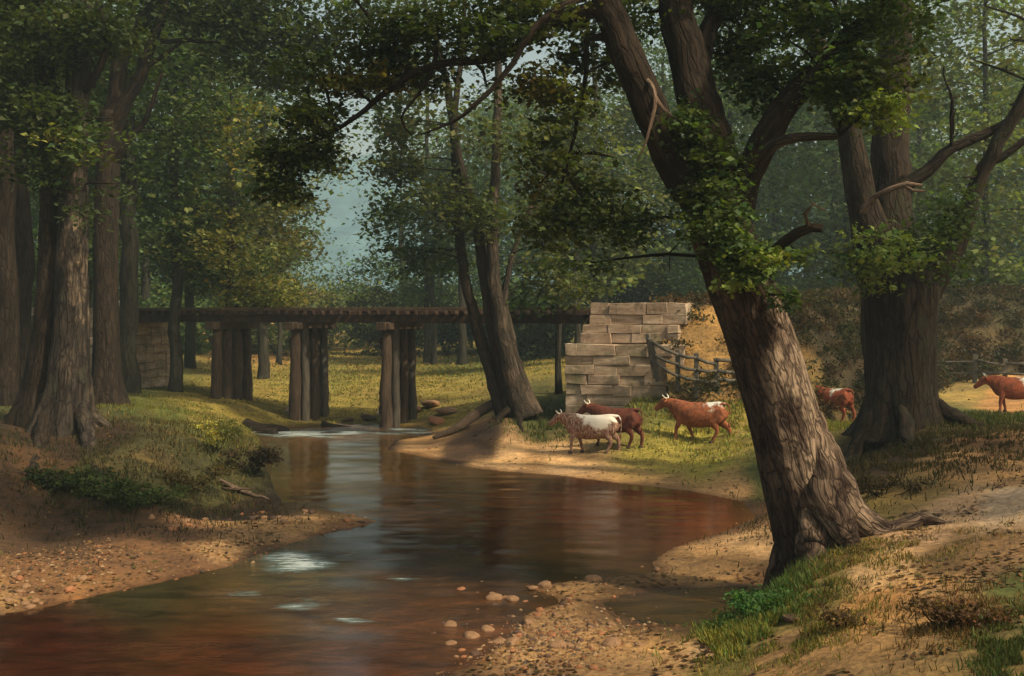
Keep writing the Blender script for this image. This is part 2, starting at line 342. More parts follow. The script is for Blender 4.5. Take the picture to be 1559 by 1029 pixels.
GC = [(0, 640, dgrass), (100, 640, dsoil), (300, 620, ygrass), (220, 595, grass), (250, 640, grass), (330, 640, ygrass), (200, 660, dgrass), (330, 680, dgrass), (100, 700, dsoil), (0, 720, dsoil), (250, 710, moss), (300, 700, moss), (360, 690, moss), (200, 725, moss), (140, 720, moss), (310, 735, dsoil), (200, 750, dsoil), (60, 750, dsoil), (0, 755, dsoil), (380, 720, dsoil), (120, 770, dsoil), (60, 720, dsoil), (160, 690, dsoil),
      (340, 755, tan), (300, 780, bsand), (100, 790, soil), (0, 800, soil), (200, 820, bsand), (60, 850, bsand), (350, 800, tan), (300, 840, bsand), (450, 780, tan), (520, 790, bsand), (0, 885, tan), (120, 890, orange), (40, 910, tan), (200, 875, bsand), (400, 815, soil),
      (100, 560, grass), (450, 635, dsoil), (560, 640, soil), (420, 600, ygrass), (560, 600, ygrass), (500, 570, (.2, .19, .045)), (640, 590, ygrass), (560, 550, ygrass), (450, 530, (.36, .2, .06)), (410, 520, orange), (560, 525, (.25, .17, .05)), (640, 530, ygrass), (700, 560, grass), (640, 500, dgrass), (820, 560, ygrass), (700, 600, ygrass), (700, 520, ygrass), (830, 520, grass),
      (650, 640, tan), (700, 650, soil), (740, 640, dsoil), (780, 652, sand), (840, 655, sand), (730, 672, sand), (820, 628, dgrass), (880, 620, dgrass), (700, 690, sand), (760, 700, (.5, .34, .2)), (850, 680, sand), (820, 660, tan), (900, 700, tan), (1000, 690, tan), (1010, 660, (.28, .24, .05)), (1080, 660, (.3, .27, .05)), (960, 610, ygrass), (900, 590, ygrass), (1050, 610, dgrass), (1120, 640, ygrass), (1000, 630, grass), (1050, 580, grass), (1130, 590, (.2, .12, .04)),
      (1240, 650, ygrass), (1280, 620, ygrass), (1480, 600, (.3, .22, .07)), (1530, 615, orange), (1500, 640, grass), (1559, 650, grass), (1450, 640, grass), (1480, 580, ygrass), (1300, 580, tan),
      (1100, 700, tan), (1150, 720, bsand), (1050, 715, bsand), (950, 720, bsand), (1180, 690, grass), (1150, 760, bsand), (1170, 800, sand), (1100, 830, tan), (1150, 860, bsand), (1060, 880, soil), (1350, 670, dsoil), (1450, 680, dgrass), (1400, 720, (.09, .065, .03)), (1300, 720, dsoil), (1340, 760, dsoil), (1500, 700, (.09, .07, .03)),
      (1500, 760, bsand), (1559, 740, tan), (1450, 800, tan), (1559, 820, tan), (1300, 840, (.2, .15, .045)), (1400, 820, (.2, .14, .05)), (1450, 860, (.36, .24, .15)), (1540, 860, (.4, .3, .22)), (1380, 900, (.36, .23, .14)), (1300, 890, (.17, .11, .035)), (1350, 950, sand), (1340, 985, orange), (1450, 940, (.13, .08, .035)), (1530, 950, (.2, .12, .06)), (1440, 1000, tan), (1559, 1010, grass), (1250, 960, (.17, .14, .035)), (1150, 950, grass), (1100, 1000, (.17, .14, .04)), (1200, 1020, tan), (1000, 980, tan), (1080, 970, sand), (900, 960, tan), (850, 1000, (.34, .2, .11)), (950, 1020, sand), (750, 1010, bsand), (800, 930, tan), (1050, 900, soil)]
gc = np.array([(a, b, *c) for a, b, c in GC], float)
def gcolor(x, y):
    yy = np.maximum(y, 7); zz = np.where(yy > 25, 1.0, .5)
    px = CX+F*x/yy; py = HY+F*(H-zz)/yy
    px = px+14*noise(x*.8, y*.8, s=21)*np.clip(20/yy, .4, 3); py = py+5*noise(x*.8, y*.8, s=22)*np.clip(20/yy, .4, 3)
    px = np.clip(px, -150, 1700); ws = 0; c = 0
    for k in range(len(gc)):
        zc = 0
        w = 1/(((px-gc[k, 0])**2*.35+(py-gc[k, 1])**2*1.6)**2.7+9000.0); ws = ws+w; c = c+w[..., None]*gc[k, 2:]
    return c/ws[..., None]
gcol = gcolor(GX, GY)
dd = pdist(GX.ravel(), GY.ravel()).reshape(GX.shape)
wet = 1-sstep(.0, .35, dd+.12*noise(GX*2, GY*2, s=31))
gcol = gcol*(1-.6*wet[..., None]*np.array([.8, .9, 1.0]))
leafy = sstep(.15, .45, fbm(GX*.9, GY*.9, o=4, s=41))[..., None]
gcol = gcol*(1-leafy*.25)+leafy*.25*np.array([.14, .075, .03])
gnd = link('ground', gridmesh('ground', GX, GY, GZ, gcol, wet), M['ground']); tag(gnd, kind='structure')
print('T', 'stream', round(time.time()-T0, 1))
# stream
wx = axis([(-40, -14, .6), (-14, 9, .16)]); wy = axis([(-4, 10, .6), (10, 30, .16), (30, 48.5, .25)])
WX, WY = np.meshgrid(wx, wy)
yy = np.maximum(WY, 6); wpx = CX+F*WX/yy; wpy = HY+F*H/yy
rip = np.zeros(WX.shape)
for (a, b, ra, rb, s) in [(450, 860, 85, 26, 1.5), (485, 916, 110, 18, 1.5), (540, 945, 60, 9, 1.3), (380, 905, 60, 8, 1.1), (600, 880, 60, 6, 1.2), (600, 940, 160, 24, .6), (470, 659, 110, 9, 1.75), (600, 657, 80, 7, 1.6), (640, 880, 130, 16, .45), (920, 903, 60, 6, 1.0), (400, 990, 260, 26, .5), (560, 745, 80, 10, .3), (600, 780, 70, 6, .7), (700, 945, 60, 20, .8), (470, 770, 60, 4, 1)]:
    rip = np.maximum(rip, s*np.exp(-((wpx-a)/ra)**2-((wpy-b)/rb)**2))
rip = np.clip(rip*(.85+.45*noise(WX*1.1, WY*2.2, s=4))+.10*noise(WX*.8, WY*.8, s=2), .02, 1.5)
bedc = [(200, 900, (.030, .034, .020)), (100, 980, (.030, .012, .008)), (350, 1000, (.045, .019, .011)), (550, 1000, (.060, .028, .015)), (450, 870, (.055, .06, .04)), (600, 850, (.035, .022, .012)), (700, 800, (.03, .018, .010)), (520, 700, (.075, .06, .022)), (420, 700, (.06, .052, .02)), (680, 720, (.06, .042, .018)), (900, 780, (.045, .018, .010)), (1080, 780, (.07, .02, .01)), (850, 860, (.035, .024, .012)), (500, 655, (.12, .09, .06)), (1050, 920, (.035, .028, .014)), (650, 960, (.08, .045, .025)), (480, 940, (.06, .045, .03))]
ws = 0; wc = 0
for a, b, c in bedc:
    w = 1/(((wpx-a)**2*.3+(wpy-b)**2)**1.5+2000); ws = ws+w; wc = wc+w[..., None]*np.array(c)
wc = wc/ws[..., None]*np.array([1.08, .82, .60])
wdz = .012*fbm(WX*.9, WY*2.2, o=3, s=77)
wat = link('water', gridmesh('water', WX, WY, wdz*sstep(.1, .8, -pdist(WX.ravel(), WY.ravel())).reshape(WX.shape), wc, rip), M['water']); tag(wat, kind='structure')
# ------------------------------------------------------------------ tubes
def catmull(pts, rad, step):
    pts = np.asarray(pts, float); rad = np.asarray(rad, float); n = len(pts)
    o = []; rr = []
    for i in range(n-1):
        p0 = pts[max(i-1, 0)]; p1 = pts[i]; p2 = pts[i+1]; p3 = pts[min(i+2, n-1)]
        k = max(1, int(np.linalg.norm(p2-p1)/step))
        for t in np.arange(k)/k:
            o.append(.5*((2*p1)+(p2-p0)*t+(2*p0-5*p1+4*p2-p3)*t*t+(3*p1-p0-3*p2+p3)*t**3)); rr.append(rad[i]+(rad[i+1]-rad[i])*t)
    o.append(pts[-1]); rr.append(rad[-1]); return np.array(o), np.array(rr)
def tube(mb, pts, rad, sides=10, step=.3, rough=.06, flare=None, wob=.0, seed=0, cap=True, lobes=5):
    c, r = catmull(pts, rad, step); n = len(c)
    if wob: c = c+wob*np.stack([noise(np.arange(n)*.6, seed*7.1, s=1), noise(np.arange(n)*.6, seed*3.3, s=2), .4*noise(np.arange(n)*.6, seed*5.7, s=3)], 1)*np.minimum(1, np.arange(n)/2.0)[:, None]
    T = np.gradient(c, axis=0); T /= np.linalg.norm(T, axis=1)[:, None]+1e-9
    ref = np.array([0, 1.0, 0]) if abs(T[0][1]) < .85 else np.array([1.0, 0, 0])
    L = np.concatenate([[0], np.cumsum(np.linalg.norm(np.diff(c, axis=0), axis=1))])
    th = np.arange(sides)/sides*2*np.pi; V = []; B = []
    U = np.cross(T[0], ref); U /= np.linalg.norm(U)
    for i in range(n):
        U = U-T[i]*np.dot(U, T[i]); U /= np.linalg.norm(U); W = np.cross(T[i], U)
        rr = r[i]*(1+rough*noise(np.cos(th)*1.7+seed, np.sin(th)*1.7, L[i]*.7/max(.3, r[i]), s=seed)+rough*.5*noise(np.cos(th)*4+seed, np.sin(th)*4, L[i]*1.2, s=seed+3))
        if flare:
            amt, hh = flare; e = math.exp(-L[i]/hh)
            rr = rr*(1+amt*e*(.35+.65*np.maximum(0, np.cos(lobes*th+seed+.5*np.sin(2*th+seed)))**1.3)) 
        V.append(c[i]+np.outer(np.cos(th)*rr, U)+np.outer(np.sin(th)*rr, W))
        rb = max(r[i], .12); B.append(np.stack([np.cos(th)*rb+seed*3, np.sin(th)*rb, np.full(sides, L[i])], 1))
    f = []
    for i in range(n-1):
        for j in range(sides):
            k = (j+1) % sides; f.append((i*sides+j, i*sides+k, (i+1)*sides+k, (i+1)*sides+j))
    if cap: f.append(tuple((n-1)*sides+j for j in range(sides))); f.append(tuple(reversed(range(sides))))
    mb.add(np.concatenate(V), f, bark=np.concatenate(B))
    return c, r
print('T', 'foliage', round(time.time()-T0, 1))
# ------------------------------------------------------------------ foliage
# gaps in the canopy through which the sun reaches the places it lights
TG = []
def target(p, r): TG.append((np.asarray(p, float), r))
for px, py, z, r in [(1290, 960, .9, .7), (1340, 880, 1.1, .9), (1420, 840, 1.3, .9), (1500, 820, 1.4, 1.0), (1540, 940, 1.4, .7), (1480, 900, 1.3, .8), (1250, 880, .9, .6), (60, 860, .3, .8), (200, 850, .3, .7), (1150, 890, .4, .6), (1000, 960, .3, .8), (1060, 1000, .3, .7), (440, 560, 1, 4), (520, 590, .9, 3.5), (640, 560, 1, 4), (570, 530, 1.4, 6), (700, 590, 1, 3), (450, 530, 1.5, 6), (830, 580, 1.2, 2.5), (1400, 960, 1.1, .7), (1380, 870, 1.2, .8), (1320, 930, 1.1, .6), (1420, 920, 1.2, .7), (1480, 840, 1.4, .8), (1120, 815, .3, .8), (1150, 775, .4, .8), (1090, 840, .2, .6), (830, 990, .1, .6), (660, 684, .1, 1.4), (700, 700, .1, 1.6), (770, 680, .3, 2.0), (820, 712, .1, 1.8), (900, 715, .1, 1.8), (760, 710, .1, 2.0), (850, 675, .3, 2.2), (920, 680, .3, 2.2), (1000, 700, .2, 2.0), (740, 700, .15, 1.8), (800, 690, .3, 1.6), (870, 695, .3, 1.6), (930, 700, .3, 1.6), (1000, 680, .5, 1.8), (1070, 670, .5, 1.8), (1110, 640, .9, 1.8), (680, 690, .1, 1.0),
                     (930, 600, 1.5, 1.8), (1000, 600, 2, 1.8), (300, 640, 1.2, 1.2), (240, 632, 1.4, 1.2), (1370, 930, 1.2, .9), (1340, 985, 1.0, .9), (1440, 860, 1.3, .9), (1540, 860, 1.4, .8), (1240, 990, .8, .5), (1320, 850, 1.2, .5), (1180, 800, .4, .9), (1140, 835, .3, .7),
                     (1230, 635, .9, 1.2), (1280, 640, .8, 1.2), (1480, 610, 1.2, 1.5), (1540, 615, 1.0, 1.5), (870, 975, .12, .55), (780, 950, .1, .5), (960, 985, .2, .6), (130, 885, .25, .7), (40, 900, .25, .6), (320, 790, .25, .7), (400, 785, .2, .6), (350, 755, .2, .5), (1100, 960, .4, .5), (930, 890, .05, .4), (480, 785, .12, .4)]:
    target(G(px, py, z), r)
for px, py, Y, r in [(1200, 480, 17.5, .34), (1208, 515, 17.5, .34), (1215, 555, 17.5, .38), (1235, 615, 17.5, .36), (1262, 680, 17.4, .4), (1250, 720, 17.3, .3), (1280, 730, 17.3, .4), (1300, 770, 17.3, .45), (460, 520, 47, 1.2), (460, 600, 47, 1.2), (607, 520, 46, 1.2), (607, 600, 46, 1.2), (770, 560, 41, .8), (930, 560, 42, 2.0), (1000, 500, 43, 2.0), (775, 500, 41, .7), (1000, 640, 36, 1.8), (900, 650, 35, 1.8), (1060, 630, 36, 1.8), (1070, 300, 17, .4), (960, 200, 40, 2), (1350, 790, 17.4, .3), (1400, 785, 17.4, .3), (112, 370, 30, .5), (112, 300, 30, .35), (118, 440, 30, .3), (130, 570, 29.5, .4),
                     (1340, 360, 24, .7), (1345, 165, 23, .8), (1130, 390, 16.8, .7), (1120, 430, 16.8, .4), (330, 600, 30, .6), (900, 490, 43, 1.5), (960, 490, 43, 1.5), (1050, 490, 43, 1.8), (920, 550, 42, 1.3), (350, 640, 29, .6), (480, 560, 47, 1.0), (610, 560, 46, 1.0), (750, 440, 41, 1), (330, 210, 55, 2.5), (360, 260, 55, 2.5), (400, 420, 55, 3.0), (320, 360, 54, 2.2), (440, 330, 54, 2.0), (600, 300, 88, 5), (520, 440, 92, 6), (800, 330, 44, 2), (760, 200, 44, 1.6), (640, 200, 42, 1.5), (340, 140, 31, .8), (140, 210, 30, .6), (870, 300, 19, .7)]:
    target(P(px, py, Y), r)
# open sky over the meadow behind the bridge
def sunkeep(p, soft=.25, first=True):
    keep = np.ones(len(p), bool); j = noise(p[:, 0]*.9, p[:, 1]*.9, p[:, 2]*.9, s=61)
    E1 = np.cross(SUN, [0, 0, 1.0]); E1 /= np.linalg.norm(E1); E2 = np.cross(SUN, E1); B = np.stack([SUN, E1, E2], 1); q = p@B
    lo = q.min(0)-3; hi = q.max(0)+3
    for c, r in TG:
        cb = c@B
        if np.any(cb[1:] < lo[1:]-r) or np.any(cb[1:] > hi[1:]+r) or cb[0] > hi[0]: continue
        d2 = (q[:, 1]-cb[1])**2+(q[:, 2]-cb[2])**2
        keep &= ~((q[:, 0]-cb[0] > max(.7, r*1.0)) & (d2 < (r*(1+soft*j))**2))
    return keep
DEN = 2.1
def sprays(centers, radii, nl, size, col, var, flat=.35, spread=.32, droop=.15, dens=None, seed=0, lf=.62, up=.6, keep=True):
    """leaves in small sprays spread through the lobed ellipsoids; returns V, C"""
    VV = []; CC = []
    g = np.random.default_rng(100+seed)
    for ci, (c, rad) in enumerate(zip(centers, radii)):
        c = np.asarray(c, float); rad = np.asarray(rad, float); n = int(DEN*(nl[ci] if hasattr(nl, '__len__') else nl))
        nt_ = max(2, n//13)
        d = g.normal(size=(nt_, 3)); d /= np.linalg.norm(d, axis=1)[:, None]
        lob = 1+.38*noise(d[:, 0]*2.1+ci*3.7, d[:, 1]*2.1, d[:, 2]*2.1+seed, s=seed)
        rr = g.random(nt_)**.42*lob
        tw = c+d*rr[:, None]*rad
        # cluster: break the volume into pads with gaps
        pad = noise(tw[:, 0]/rad.mean()*2.4, tw[:, 1]/rad.mean()*2.4, tw[:, 2]/rad.mean()*3.6, s=seed+9)
        pk = pad > -.16; tw = tw[pk]; d = d[pk]; rr = rr[pk]
        if not len(tw): continue
        if keep:
            k = sunkeep(tw); tw = tw[k]; d = d[k]
            if not len(tw): continue
        k = g.integers(8, 19, len(tw)); idx = np.repeat(np.arange(len(tw)), k); m = len(idx)
        sz = size*.8*(.45+1.1*g.random(m)**1.5)
        sp = spread*(size/.16)**.6
        o = g.normal(size=(m, 3))*sp*np.array([1, 1, flat]); o[:, 2] -= droop*np.hypot(o[:, 0], o[:, 1])
        pos = tw[idx]+o
        if keep:
            k2 = sunkeep(pos, .15, False); pos = pos[k2]; idx = idx[k2]; sz = sz[k2]; m = len(idx)
            if not m: continue
        nrm = g.normal(size=(m, 3))*(1-up*.5); nrm[:, 2] = np.abs(nrm[:, 2])+up
        nrm /= np.linalg.norm(nrm, axis=1)[:, None]
        ta = g.normal(size=(m, 3)); ta[:, 2] -= .5; ta -= nrm*np.sum(ta*nrm, 1)[:, None]; ta /= np.linalg.norm(ta, axis=1)[:, None]+1e-9
        tb = np.cross(nrm, ta); L = sz[:, None]*.62; Wd = sz[:, None]*.62*lf
        q = np.stack([pos-ta*L, pos+tb*Wd-ta*L*.1+nrm*L*.16, pos+ta*L, pos-tb*Wd-ta*L*.1+nrm*L*.16], 1).reshape(-1, 3)
        base = np.asarray(col[ci] if isinstance(col, list) else col, float)
        tv = 1+var*g.normal(size=(len(tw), 1)); hue = g.normal(size=(len(tw), 1))*.16
        cc = base*np.clip(tv, .4, 2.0)*np.concatenate([1+hue*.7, np.ones_like(hue), 1-hue*.5], 1)
        cc = cc[idx]*(1+.18*g.normal(size=(m, 1)))
        CC.append(np.repeat(np.clip(cc, .006, .6), 4, axis=0)); VV.append(q)
    return np.concatenate(VV), np.concatenate(CC)
def crown_obj(parent, centers, radii, nl, size, col, var=.25, name='crown', mat='leaf', **kw):
    V, C = sprays(centers, radii, nl, size, col, var, **kw)
    V = V-np.array(parent.location)[None, :] if parent else V
    return link(name, fastmesh(name, V, 4, C), M[mat], parent)
def twigs(parent, starts, ends, r0=.05, seed=0, mat='bark_limb', name='branch', sub=4, sag=.1):
    g = random.Random(seed); off = np.array(parent.location)
    for i, (a, b) in enumerate(zip(starts, ends)):
        mb = MB(); a = np.asarray(a, float); b = np.asarray(b, float); L = np.linalg.norm(b-a)
        m = (a+b)/2+np.array([g.uniform(-.12, .12)*L, g.uniform(-.1, .1)*L, g.uniform(.0, .14)*L])
        cc, _ = tube(mb, [a-off, (a*.6+m*.4)-off, m-off, b-off], [r0*(.6+.12*L), r0*.55*(.6+.12*L), r0*.6, r0*.22], 6, max(.3, L/8), .05, wob=.05*L**.5, seed=i+seed, cap=False)
        for k in range(sub):
            s = cc[min(len(cc)-1, int(g.uniform(.35, .95)*len(cc)))]
            e = s+np.array([g.uniform(-1, 1), g.uniform(-1, 1), g.uniform(-.5, .6)])*L*.28
            tube(mb, [s, (s+e)/2+np.array([0, 0, .05*L]), e], [r0*.3, r0*.2, r0*.08], 4, max(.3, L/6), 0, wob=.04*L**.5, seed=i*9+k, cap=False)
        link(name, mb.mesh(name), M[mat], parent)
def nearest(p, pts):
    pts = np.asarray(pts); d = np.linalg.norm(pts-p, axis=1)+np.maximum(0, pts[:, 2]-p[2])*.8; return pts[int(np.argmin(d))]
def part_tube(parent, name, pts, rad, mat, **kw):
    mb = MB(); off = np.array(parent.location)
    c, r = tube(mb, [np.asarray(p, float)-off for p in pts], rad, **kw)
    link(name, mb.mesh(name), M[mat], parent); return c+off, r
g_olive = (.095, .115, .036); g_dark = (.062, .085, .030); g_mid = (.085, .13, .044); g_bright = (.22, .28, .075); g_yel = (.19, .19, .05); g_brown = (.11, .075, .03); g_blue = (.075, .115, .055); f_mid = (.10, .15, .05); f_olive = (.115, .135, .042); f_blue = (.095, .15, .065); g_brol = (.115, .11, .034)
PXM = lambda px, Y: px/F*Y
# ---- A. leaning foreground tree
def tree_A():
    Y = 17.9; b = P(1238, 835, Y)
    t = empty('leaning_tree', (b[0], b[1], b[2]), 'huge leaning tree with flaking sunlit bark and spreading root on the near right bank', 'tree')
    w = lambda px: PXM(px, Y)/2
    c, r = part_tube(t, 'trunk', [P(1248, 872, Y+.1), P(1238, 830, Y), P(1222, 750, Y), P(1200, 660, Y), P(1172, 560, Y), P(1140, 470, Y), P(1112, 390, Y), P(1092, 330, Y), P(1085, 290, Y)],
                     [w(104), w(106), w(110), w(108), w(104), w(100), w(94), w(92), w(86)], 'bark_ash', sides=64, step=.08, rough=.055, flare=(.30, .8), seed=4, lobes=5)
    C = [c]
    def limb(pts, ws, seed, mat='bark_limb', name='limb'):
        P3 = [P(a, b_, Y+dy) for a, b_, dy in pts]
        cc, _ = part_tube(t, name, P3, [w(q) for q in ws], mat, sides=18, step=.15, rough=.1, wob=.03, seed=seed); C.append(cc)
    limb([(1096, 330, 0), (1050, 280, -.1), (1012, 215, -.2), (975, 130, -.3), (945, 60, -.3), (912, -30, -.3), (880, -140, -.5)], [70, 64, 56, 50, 46, 42, 30], 11)
    limb([(1098, 320, 0), (1085, 240, .2), (1062, 150, .4), (1040, 60, .5), (1022, -40, .6), (1010, -160, .7)], [72, 76, 66, 56, 50, 36], 12)
    limb([(1058, 130, .4), (1070, 80, .6), (1085, 30, .8), (1125, -40, 1.2), (1160, -120, 1.5)], [34, 30, 28, 24, 18], 13)
    limb([(1120, 330, 0), (1138, 265, -.1), (1168, 205, -.2), (1205, 150, -.3), (1262, 90, -.5), (1330, 20, -.8), (1400, -60, -1)], [60, 44, 44, 38, 30, 24, 16], 14)
    limb([(1146, 255, -.1), (1165, 230, -.4), (1195, 213, -.6), (1235, 208, -.8), (1275, 207, -1)], [24, 19, 16, 13, 9], 15, 'bark_clump')
    limb([(1168, 400, -.1), (1185, 378, -.5), (1210, 356, -.7), (1235, 347, -.8), (1252, 348, -.9)], [22, 17, 15, 14, 13], 16)
    limb([(980, 110, -.3), (1000, 150, -.9), (985, 210, -1.0), (968, 245, -1)], [8, 6, 4, 1.5], 17, 'deadwood', 'dead_branch')
    limb([(985, 130, -.3), (1010, 165, -.8), (1035, 185, -.9)], [8, 6, 2], 18, 'deadwood', 'dead_branch')
    limb([(1232, 348, -.8), (1226, 325, -.9), (1240, 310, -1.0), (1258, 322, -1.0)], [6, 5, 4, 2], 19, 'deadwood', 'dead_branch')
    limb([(925, 10, -.3), (850, 30, -.2), (760, 85, 0), (665, 98, .2), (600, 130, .4), (545, 175, .6), (500, 205, .8), (440, 230, 1)], [28, 18, 15, 12, 10, 8, 6, 2], 20, 'bark_limb', 'branch')
    limb([(900, -10, -.3), (835, 20, -.8), (806, 55, -1), (770, 110, -1), (735, 150, -1), (690, 185, -.9), (640, 205, -.8)], [14, 10, 9, 8, 7, 5, 2], 21, 'bark_limb', 'branch')
    limb([(662, 98, .2), (640, 140, .1), (612, 180, 0), (625, 205, 0)], [6, 5, 4, 2], 22, 'bark_limb', 'branch')
    limb([(950, 60, -.3), (895, 60, 0), (893, 110, .2), (880, 180, .3), (862, 260, .3)], [14, 10, 8, 7, 3], 23, 'bark_limb', 'branch')
    # roots
    gp = lambda x, y: G(x, y, 1.1)
    def root(pts, ws, seed):
        q = []
        for (a, b_), wq in zip(pts, ws):
            p = P(a, b_, Y*1.0); x, y = p[0], Y+(.0 if b_ < 800 else -.25); q.append([x, y, gz(x, y)+w(wq)*.3])
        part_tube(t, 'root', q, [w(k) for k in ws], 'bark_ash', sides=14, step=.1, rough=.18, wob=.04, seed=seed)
    q0 = P(1262, 745, Y-.25)
    def root3(pts, rs, seed):
        part_tube(t, 'root', pts, rs, 'bark_root', sides=16, step=.08, rough=.2, wob=.03, seed=seed)
    def onG(px, dy, up): 
        x = (px-CX)/F*(Y+dy); return [x, Y+dy, gz(x, Y+dy)+up]
    root3([P(1215, 600, Y-.1), P(1243, 680, Y-.2), P(1272, 745, Y-.3), P(1305, 785, Y-.35), onG(1345, -.4, .05), onG(1385, -.45, .08), onG(1405, -.4, .11), onG(1440, -.4, 0), onG(1470, -.3, -.08)], [.2, .30, .34, .26, .15, .11, .11, .05, .03], 31)
    root3([P(1235, 640, Y-.2), P(1256, 745, Y-.5), onG(1290, -.75, .10), onG(1305, -.95, -.02)], [.2, .3, .2, .08], 32)
    root3([P(1226, 720, Y-.2), P(1240, 820, Y-.5), onG(1238, -.75, .0), onG(1230, -1.0, -.1)], [.2, .3, .2, .08], 33)
    root3([P(1200, 800, Y-.1), P(1188, 860, Y-.1), onG(1168, -.1, -.02)], [.1, .2, .1], 34)
    A = np.concatenate(C)
    cl = []
    def add(px, py, dy, rx, rz, n, col, ry=None): cl.append((P(px, py, Y+dy), (PXM(rx, Y), PXM(ry or rx*1.1, Y), PXM(rz, Y)), n, col))
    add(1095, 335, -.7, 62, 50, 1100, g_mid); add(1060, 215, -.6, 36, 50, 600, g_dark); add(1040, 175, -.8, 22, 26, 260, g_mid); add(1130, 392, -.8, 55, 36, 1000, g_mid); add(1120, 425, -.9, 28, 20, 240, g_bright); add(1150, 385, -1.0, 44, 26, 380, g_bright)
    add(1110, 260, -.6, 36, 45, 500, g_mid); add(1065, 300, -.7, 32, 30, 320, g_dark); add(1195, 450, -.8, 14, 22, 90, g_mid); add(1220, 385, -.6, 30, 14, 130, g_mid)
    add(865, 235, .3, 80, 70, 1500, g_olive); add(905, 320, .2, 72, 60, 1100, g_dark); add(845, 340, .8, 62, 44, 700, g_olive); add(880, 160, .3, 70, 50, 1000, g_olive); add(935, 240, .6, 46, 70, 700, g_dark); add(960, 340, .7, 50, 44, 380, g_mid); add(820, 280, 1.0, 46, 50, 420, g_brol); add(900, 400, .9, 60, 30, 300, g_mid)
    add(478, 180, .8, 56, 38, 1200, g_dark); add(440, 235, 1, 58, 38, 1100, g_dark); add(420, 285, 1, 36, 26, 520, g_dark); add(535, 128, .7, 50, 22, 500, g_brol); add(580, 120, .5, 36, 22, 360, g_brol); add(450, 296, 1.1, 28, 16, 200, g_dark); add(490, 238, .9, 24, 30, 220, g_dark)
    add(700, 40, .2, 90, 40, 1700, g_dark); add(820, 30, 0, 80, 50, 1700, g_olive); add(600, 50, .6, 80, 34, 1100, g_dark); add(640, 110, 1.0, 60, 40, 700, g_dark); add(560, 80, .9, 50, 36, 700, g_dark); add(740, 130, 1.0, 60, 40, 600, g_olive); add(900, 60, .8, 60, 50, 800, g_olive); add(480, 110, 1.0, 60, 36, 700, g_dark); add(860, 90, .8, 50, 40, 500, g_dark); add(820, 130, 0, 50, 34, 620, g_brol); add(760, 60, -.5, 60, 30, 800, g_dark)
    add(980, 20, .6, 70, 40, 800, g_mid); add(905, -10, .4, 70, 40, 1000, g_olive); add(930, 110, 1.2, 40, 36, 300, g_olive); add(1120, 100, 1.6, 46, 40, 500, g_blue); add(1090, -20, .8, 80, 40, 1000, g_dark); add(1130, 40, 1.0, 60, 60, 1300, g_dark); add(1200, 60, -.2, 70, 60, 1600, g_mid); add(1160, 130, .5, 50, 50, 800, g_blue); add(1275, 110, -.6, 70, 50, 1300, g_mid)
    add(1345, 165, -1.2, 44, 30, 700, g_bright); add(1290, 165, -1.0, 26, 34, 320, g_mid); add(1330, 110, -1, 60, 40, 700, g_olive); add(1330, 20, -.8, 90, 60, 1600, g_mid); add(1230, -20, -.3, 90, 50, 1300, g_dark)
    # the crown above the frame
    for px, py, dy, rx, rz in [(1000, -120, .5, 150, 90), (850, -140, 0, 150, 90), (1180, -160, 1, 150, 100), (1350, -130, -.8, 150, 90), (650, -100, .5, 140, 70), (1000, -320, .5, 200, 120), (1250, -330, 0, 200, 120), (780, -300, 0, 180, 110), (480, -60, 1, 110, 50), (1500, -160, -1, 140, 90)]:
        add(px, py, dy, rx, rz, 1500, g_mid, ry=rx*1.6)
    twigs(t, [nearest(c[0], A) for c in cl], [c[0] for c in cl], .05, 5, sub=4)
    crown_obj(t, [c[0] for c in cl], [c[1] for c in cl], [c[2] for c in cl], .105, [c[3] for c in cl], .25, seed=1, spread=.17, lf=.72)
tree_A()
